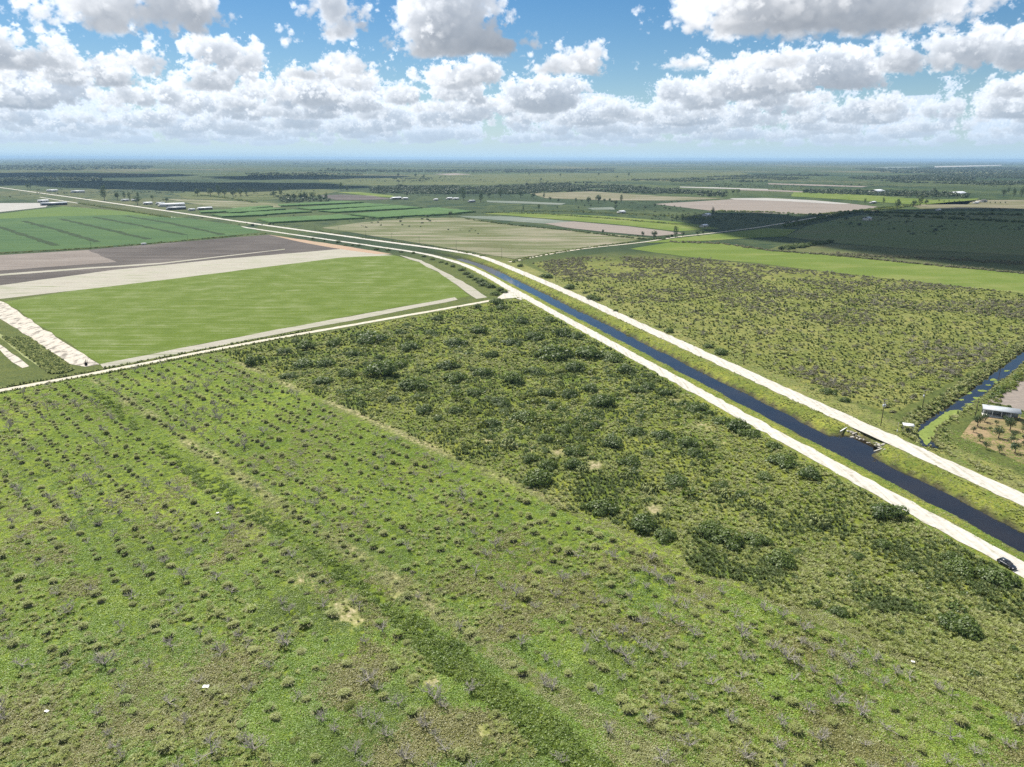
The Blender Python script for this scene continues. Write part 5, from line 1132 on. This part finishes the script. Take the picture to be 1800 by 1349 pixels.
# riprap round the culvert
def rock(seed):
    g = np.random.default_rng(seed); n = 26; d = g.normal(size=(n, 3)); d /= np.linalg.norm(d, axis=1)[:, None]; bm = bmesh.new()
    for p in d*np.array([1, .8, .6])*g.uniform(.8, 1.05, n)[:, None]: bm.verts.new(p)
    bmesh.ops.convex_hull(bm, input=bm.verts[:]); me = bpy.data.meshes.new('rock'); bm.to_mesh(me); bm.free(); me.materials.append(M_ROCK); return me
import bmesh
T_ROCK = [rock(s) for s in range(5)]
for k in range(54):
    t = R.random(); qx = 1490+t*66+R.normal(0, 3); qy = 754+t*27+abs(R.normal(0, 7))*(.4+math.sin(t*3.1))
    if k > 46: qx, qy = 1505+R.normal(0, 10), 787+R.normal(0, 4)
    q = P(qx, qy, -.7); s = R.uniform(.4, 1.1); o = link('rock', T_ROCK[R.integers(5)], None, (q[0], q[1], float(ground_z(q[0], q[1]))+.1*s)); o.scale = (s, s, s*R.uniform(.7, 1.1)); o.rotation_euler = (R.normal(0, .3), R.normal(0, .3), R.uniform(0, 6.28))
    tag(o, unique('%s limestone rock of the canal riprap, %s' % ('big' if s > .95 else 'small', place_words(q[0], q[1], -.9)), ('grey', 'angular', 'tilted')), 'rock', 'riprap rocks at the canal culvert')
for (p0, p1, lab) in (((1477,760),(1489,753),'white plank lying on the far canal bank'),((1537,791),(1552,786),'pale concrete headwall slab at the culvert mouth')):
    a, b = P(*p0, -1.0), P(*p1, -.6); L = math.hypot(b[0]-a[0], b[1]-a[1]); za = float(ground_z((a[0]+b[0])/2, (a[1]+b[1])/2)); o = link('plank' if 'plank' in lab else 'headwall', MB().box((0, 0, 0), (L, .4, .22)), None, ((a[0]+b[0])/2, (a[1]+b[1])/2, za+.45), M_WHITE if 'plank' in lab else M_CONC); o.rotation_euler = (0, -.1, math.atan2(b[1]-a[1], b[0]-a[0])); tag(o, lab, 'plank' if 'plank' in lab else 'headwall')
q = P(1545, 786, -1.6); e = empty('culvert_pipe', (q[0], q[1], -1.7), math.radians(20), 'dark culvert pipe mouth among the riprap', 'culvert'); m = MB(); rg = []
for (xx, r) in ((-2.0, .62), (1.5, .62), (1.5, .54), (-2.0, .54)): rg.append([(xx, r*math.cos(t), r*math.sin(t)) for t in np.linspace(0, 6.28, 17)[:-1]])
m.loft(rg, cap=False); link('barrel', m, e, mats=M_DOOR)
# white debris in the grove
for (qx, qy, s, lab) in ((362,1209,.6,'crumpled white sheet lying in the lower left weeds'),(83,1254,.4,'small white scrap in the lower left corner'),(383,905,.4,'white scrap on the ground left of the vine strip'),(1604,1167,.35,'small white scrap below the dry grass strip')):
    q = P(qx, qy); m = MB(); n = 5; g = random.Random(int(qx)); V = [((i/(n-1)-.5)*2*s, (j/(n-1)-.5)*1.3*s, .35+g.uniform(-.12, .2)*s) for j in range(n) for i in range(n)]
    m.add(V, [(j*n+i, j*n+i+1, (j+1)*n+i+1, (j+1)*n+i) for j in range(n-1) for i in range(n-1)]); o = link('debris', m, None, (q[0], q[1], float(ground_z(q[0], q[1]))+.1), M_WHITE); o.rotation_euler = (0, 0, g.uniform(0, 3)); tag(o, lab, 'debris', 'white debris')
# farm machine parked at the edge of the ploughed field and the burnt stump at the field corner
q = P(253, 431); e = empty('farm_trailer', (q[0], q[1], 0), math.radians(40), 'white topped trailer parked at the edge of the ploughed field', 'trailer'); link('body', MB().box((0, 0, 1.5), (5.5, 2.3, 1.7), 0, 0, .96), e, mats=M_WHITE); link('chassis', MB().box((.4, 0, .55), (6.6, 1.6, .2)), e, mats=M_DOOR)
for sx in (-1.6, -.5):
    for sy in (-1, 1): link('wheel', MB().tube((sx, sy*1.0-.12, .42), (sx, sy*1.0+.12, .42), .42, .42, 10), e, mats=M_DOOR)
q = P(151, 643); m = MB(); g = random.Random(4)
for k in range(16): t = g.uniform(0, 6.28); m.tube((0, 0, 0), (g.uniform(.4, 1.9)*math.cos(t), g.uniform(.4, 1.9)*math.sin(t), g.uniform(.5, 3.6)), .22, .05, 5)
tag(link('charred_stump', m, None, (q[0], q[1], -.1), plain('charred_wood', (.022, .020, .020), (.012, .012, .012), 3)), 'black charred stump and branches at the corner of the sand bank', 'stump')

# parked car
def make_car(q, yaw):
    e = empty('parked_car', (q[0], q[1], .14), yaw, 'dark hatchback parked on the near white road at the right edge', 'car')
    paint, nt = mat_new('dark_car_paint'); b = NB(nt); p = b.N.new('ShaderNodeBsdfPrincipled'); p.inputs['Base Color'].default_value = (.012, .014, .018, 1); p.inputs['Roughness'].default_value = .28; p.inputs['Coat Weight'].default_value = .6; b.out(p.outputs[0])
    glass, nt = mat_new('car_glass'); b = NB(nt); p = b.N.new('ShaderNodeBsdfPrincipled'); p.inputs['Base Color'].default_value = (.02, .025, .03, 1); p.inputs['Roughness'].default_value = .05; b.out(p.outputs[0])
    tyre = plain('tyre_rubber', (.02, .02, .02), (.012, .012, .012), 5); rim = plain('alloy', (.5, .5, .52), (.35, .35, .37), 5, .35, metal=.8); red = plain('tail_lamp', (.32, .02, .02), (.2, .01, .01), 5, .2); lamp = plain('head_lamp', (.75, .76, .78), (.6, .6, .62), 5, .15)
    def ring(x, w, z0, z1, tuck=.86, n=4):
        r = .16; return [(x, -w, z0+r), (x, -w*.96, z0), (x, w*.96, z0), (x, w, z0+r), (x, w, z1-.22), (x, w*tuck, z1), (x, -w*tuck, z1), (x, -w, z1-.22)]
    st = [(-2.25, .74, .38, .86), (-2.12, .84, .28, .98), (-1.5, .90, .22, 1.02), (-.4, .91, .22, 1.0), (.7, .91, .22, .98), (1.2, .90, .24, .93), (1.85, .85, .26, .82), (2.18, .76, .30, .70), (2.3, .60, .36, .60)]
    link('body', MB().loft([ring(*s) for s in st]), e, mats=paint, smooth=False)
    def cab(x, wb, zb, wt, zt): return [(x[0], -wb, zb), (x[0], wb, zb), (x[1], wt, zt), (x[1], -wt, zt)]
    c = MB().add([(-2.05, -.80, 1.0), (1.05, -.80, .96), (1.05, .80, .96), (-2.05, .80, 1.0), (-1.62, -.60, 1.48), (.18, -.60, 1.50), (.18, .60, 1.50), (-1.62, .60, 1.48)], [(0,1,5,4),(1,2,6,5),(2,3,7,6),(3,0,4,7)]); link('windows', c, e, mats=glass)
    link('roof', MB().box((-.72, 0, 1.52), (1.92, 1.24, .07)), e, mats=paint)
    for sy in (-1, 1):
        pl = MB()
        for (x0, x1, z0) in ((1.05, .18, .96), (-.55, -.5, 1.0), (-2.05, -1.62, 1.0)): pl.tube((x0, sy*.81, z0), (x1, sy*.61, 1.5), .045, .045, 4)
        link('pillar', pl, e, mats=paint); link('side_mirror', MB().box((.72, sy*.98, 1.0), (.14, .2, .13), 0, 0, .8), e, mats=paint)
        link('headlight', MB().box((2.12, sy*.60, .66), (.22, .34, .14)), e, mats=lamp); link('tail_light', MB().box((-2.2, sy*.66, .82), (.12, .24, .26)), e, mats=red)
        for x in (-1.38, 1.38):
            w = link('wheel', MB().tube((x, sy*.80-.0, .33), (x, sy*.93, .33), .33, .32, 16), e, mats=tyre); link('rim', MB().tube((x, sy*.93, .33), (x, sy*.945, .33), .21, .19, 12), w, mats=rim)
    link('windscreen', MB().add([(1.07, -.72, .985), (1.07, .72, .985), (.22, .56, 1.505), (.22, -.56, 1.505)], [(0, 1, 2, 3)]), e, mats=glass); link('licence_plate', MB().box((-2.27, 0, .62), (.03, .42, .14)), e, mats=M_WHITE)
q = P(1769, 996); make_car(q, math.atan2(C72[1], C72[0]))

# ------------------------------------------------------------------ clouds overhead (above the frame) that throw the shadows on the plain
m, nt = mat_new('cloud_white'); b = NB(nt); lw = b.N.new('ShaderNodeLayerWeight'); lw.inputs[0].default_value = .5
tp = b.N.new('ShaderNodeBsdfTransparent'); mx = b.N.new('ShaderNodeMixShader'); b.L.new(b.maprange(lw.outputs['Facing'], .25, .85), mx.inputs[0]); tl = b.N.new('ShaderNodeBsdfTranslucent'); tl.inputs[0].default_value = (.96, .96, .97, 1); m0 = b.N.new('ShaderNodeMixShader'); m0.inputs[0].default_value = .55; b.L.new(b.principled((.92, .93, .95), 1.0, None, 0), m0.inputs[1]); b.L.new(tl.outputs[0], m0.inputs[2]); b.L.new(m0.outputs[0], mx.inputs[1]); b.L.new(tp.outputs[0], mx.inputs[2]); b.out(mx.outputs[0]); M_CLOUD = m   # vaporous rims
def cloud(poly, alt, label):
    """a cumulus standing where the sun throws its shade on the surveyed patch"""
    w = np.array(xy(*poly)); off = np.array([SUN_DIR.x, SUN_DIR.y])/SUN_DIR.z*alt; w = w+off; bm = bmesh.new(); A = (w.max(0)-w.min(0)); n = 0; s = min(A)*.16+30
    x = R.uniform(w[:, 0].min(), w[:, 0].max(), 900); y = R.uniform(w[:, 1].min(), w[:, 1].max(), 900); k = inside(x, y, w); x, y = x[k][:150], y[k][:150]
    for a, c in zip(x, y):
        r = s*R.uniform(.5, 1.0); mt = Matrix.Translation((a, c, alt+R.uniform(0, r*.9))) @ Matrix.Diagonal((r, r, r*.6, 1)); bmesh.ops.create_icosphere(bm, subdivisions=2, radius=1, matrix=mt)
    for v in bm.verts: v.co += Vector((R.normal(0, s*.035), R.normal(0, s*.035), R.normal(0, s*.03)))
    me = bpy.data.meshes.new('cloud'); bm.to_mesh(me); bm.free(); me.materials.append(M_CLOUD); tag(link('cloud', me), label, kind='structure')
cloud([(1195,387),(1300,378),(1420,384),(1480,379),(1560,372),(1950,371),(1950,452),(1800,450),(1640,440),(1500,430),(1420,417),(1330,405),(1280,401),(1310,394),(1250,389)], 1900, 'cumulus above the right hand fields')
cloud([(-150,322),(120,318),(260,322),(520,323),(590,327),(520,331),(360,335),(220,330),(100,323),(-150,327)], 1700, 'cumulus above the far left plain')
cloud([(-150,306),(60,304),(270,306),(330,309),(200,311),(-150,312)], 2600, 'cumulus above the left woods')
cloud([(360,311),(560,309),(700,310),(640,313),(450,315)], 2300, 'cumulus above the middle distance')

# ------------------------------------------------------------------ haze: one even box of humid air
hz = MB().box((0, 29900, 56.0), (123000, 63600, 126.0)); m, nt = mat_new('humid_air'); b = NB(nt)
v = b.N.new('ShaderNodeVolumePrincipled'); v.inputs['Color'].default_value = (.42, .64, .88, 1); v.inputs['Density'].default_value = 4.6e-5; v.inputs['Anisotropy'].default_value = .15
o = b.N.new('ShaderNodeOutputMaterial'); b.L.new(v.outputs[0], o.inputs['Volume']); tag(link('haze', hz, mats=m), 'thin blue haze over the plain', kind='stuff')
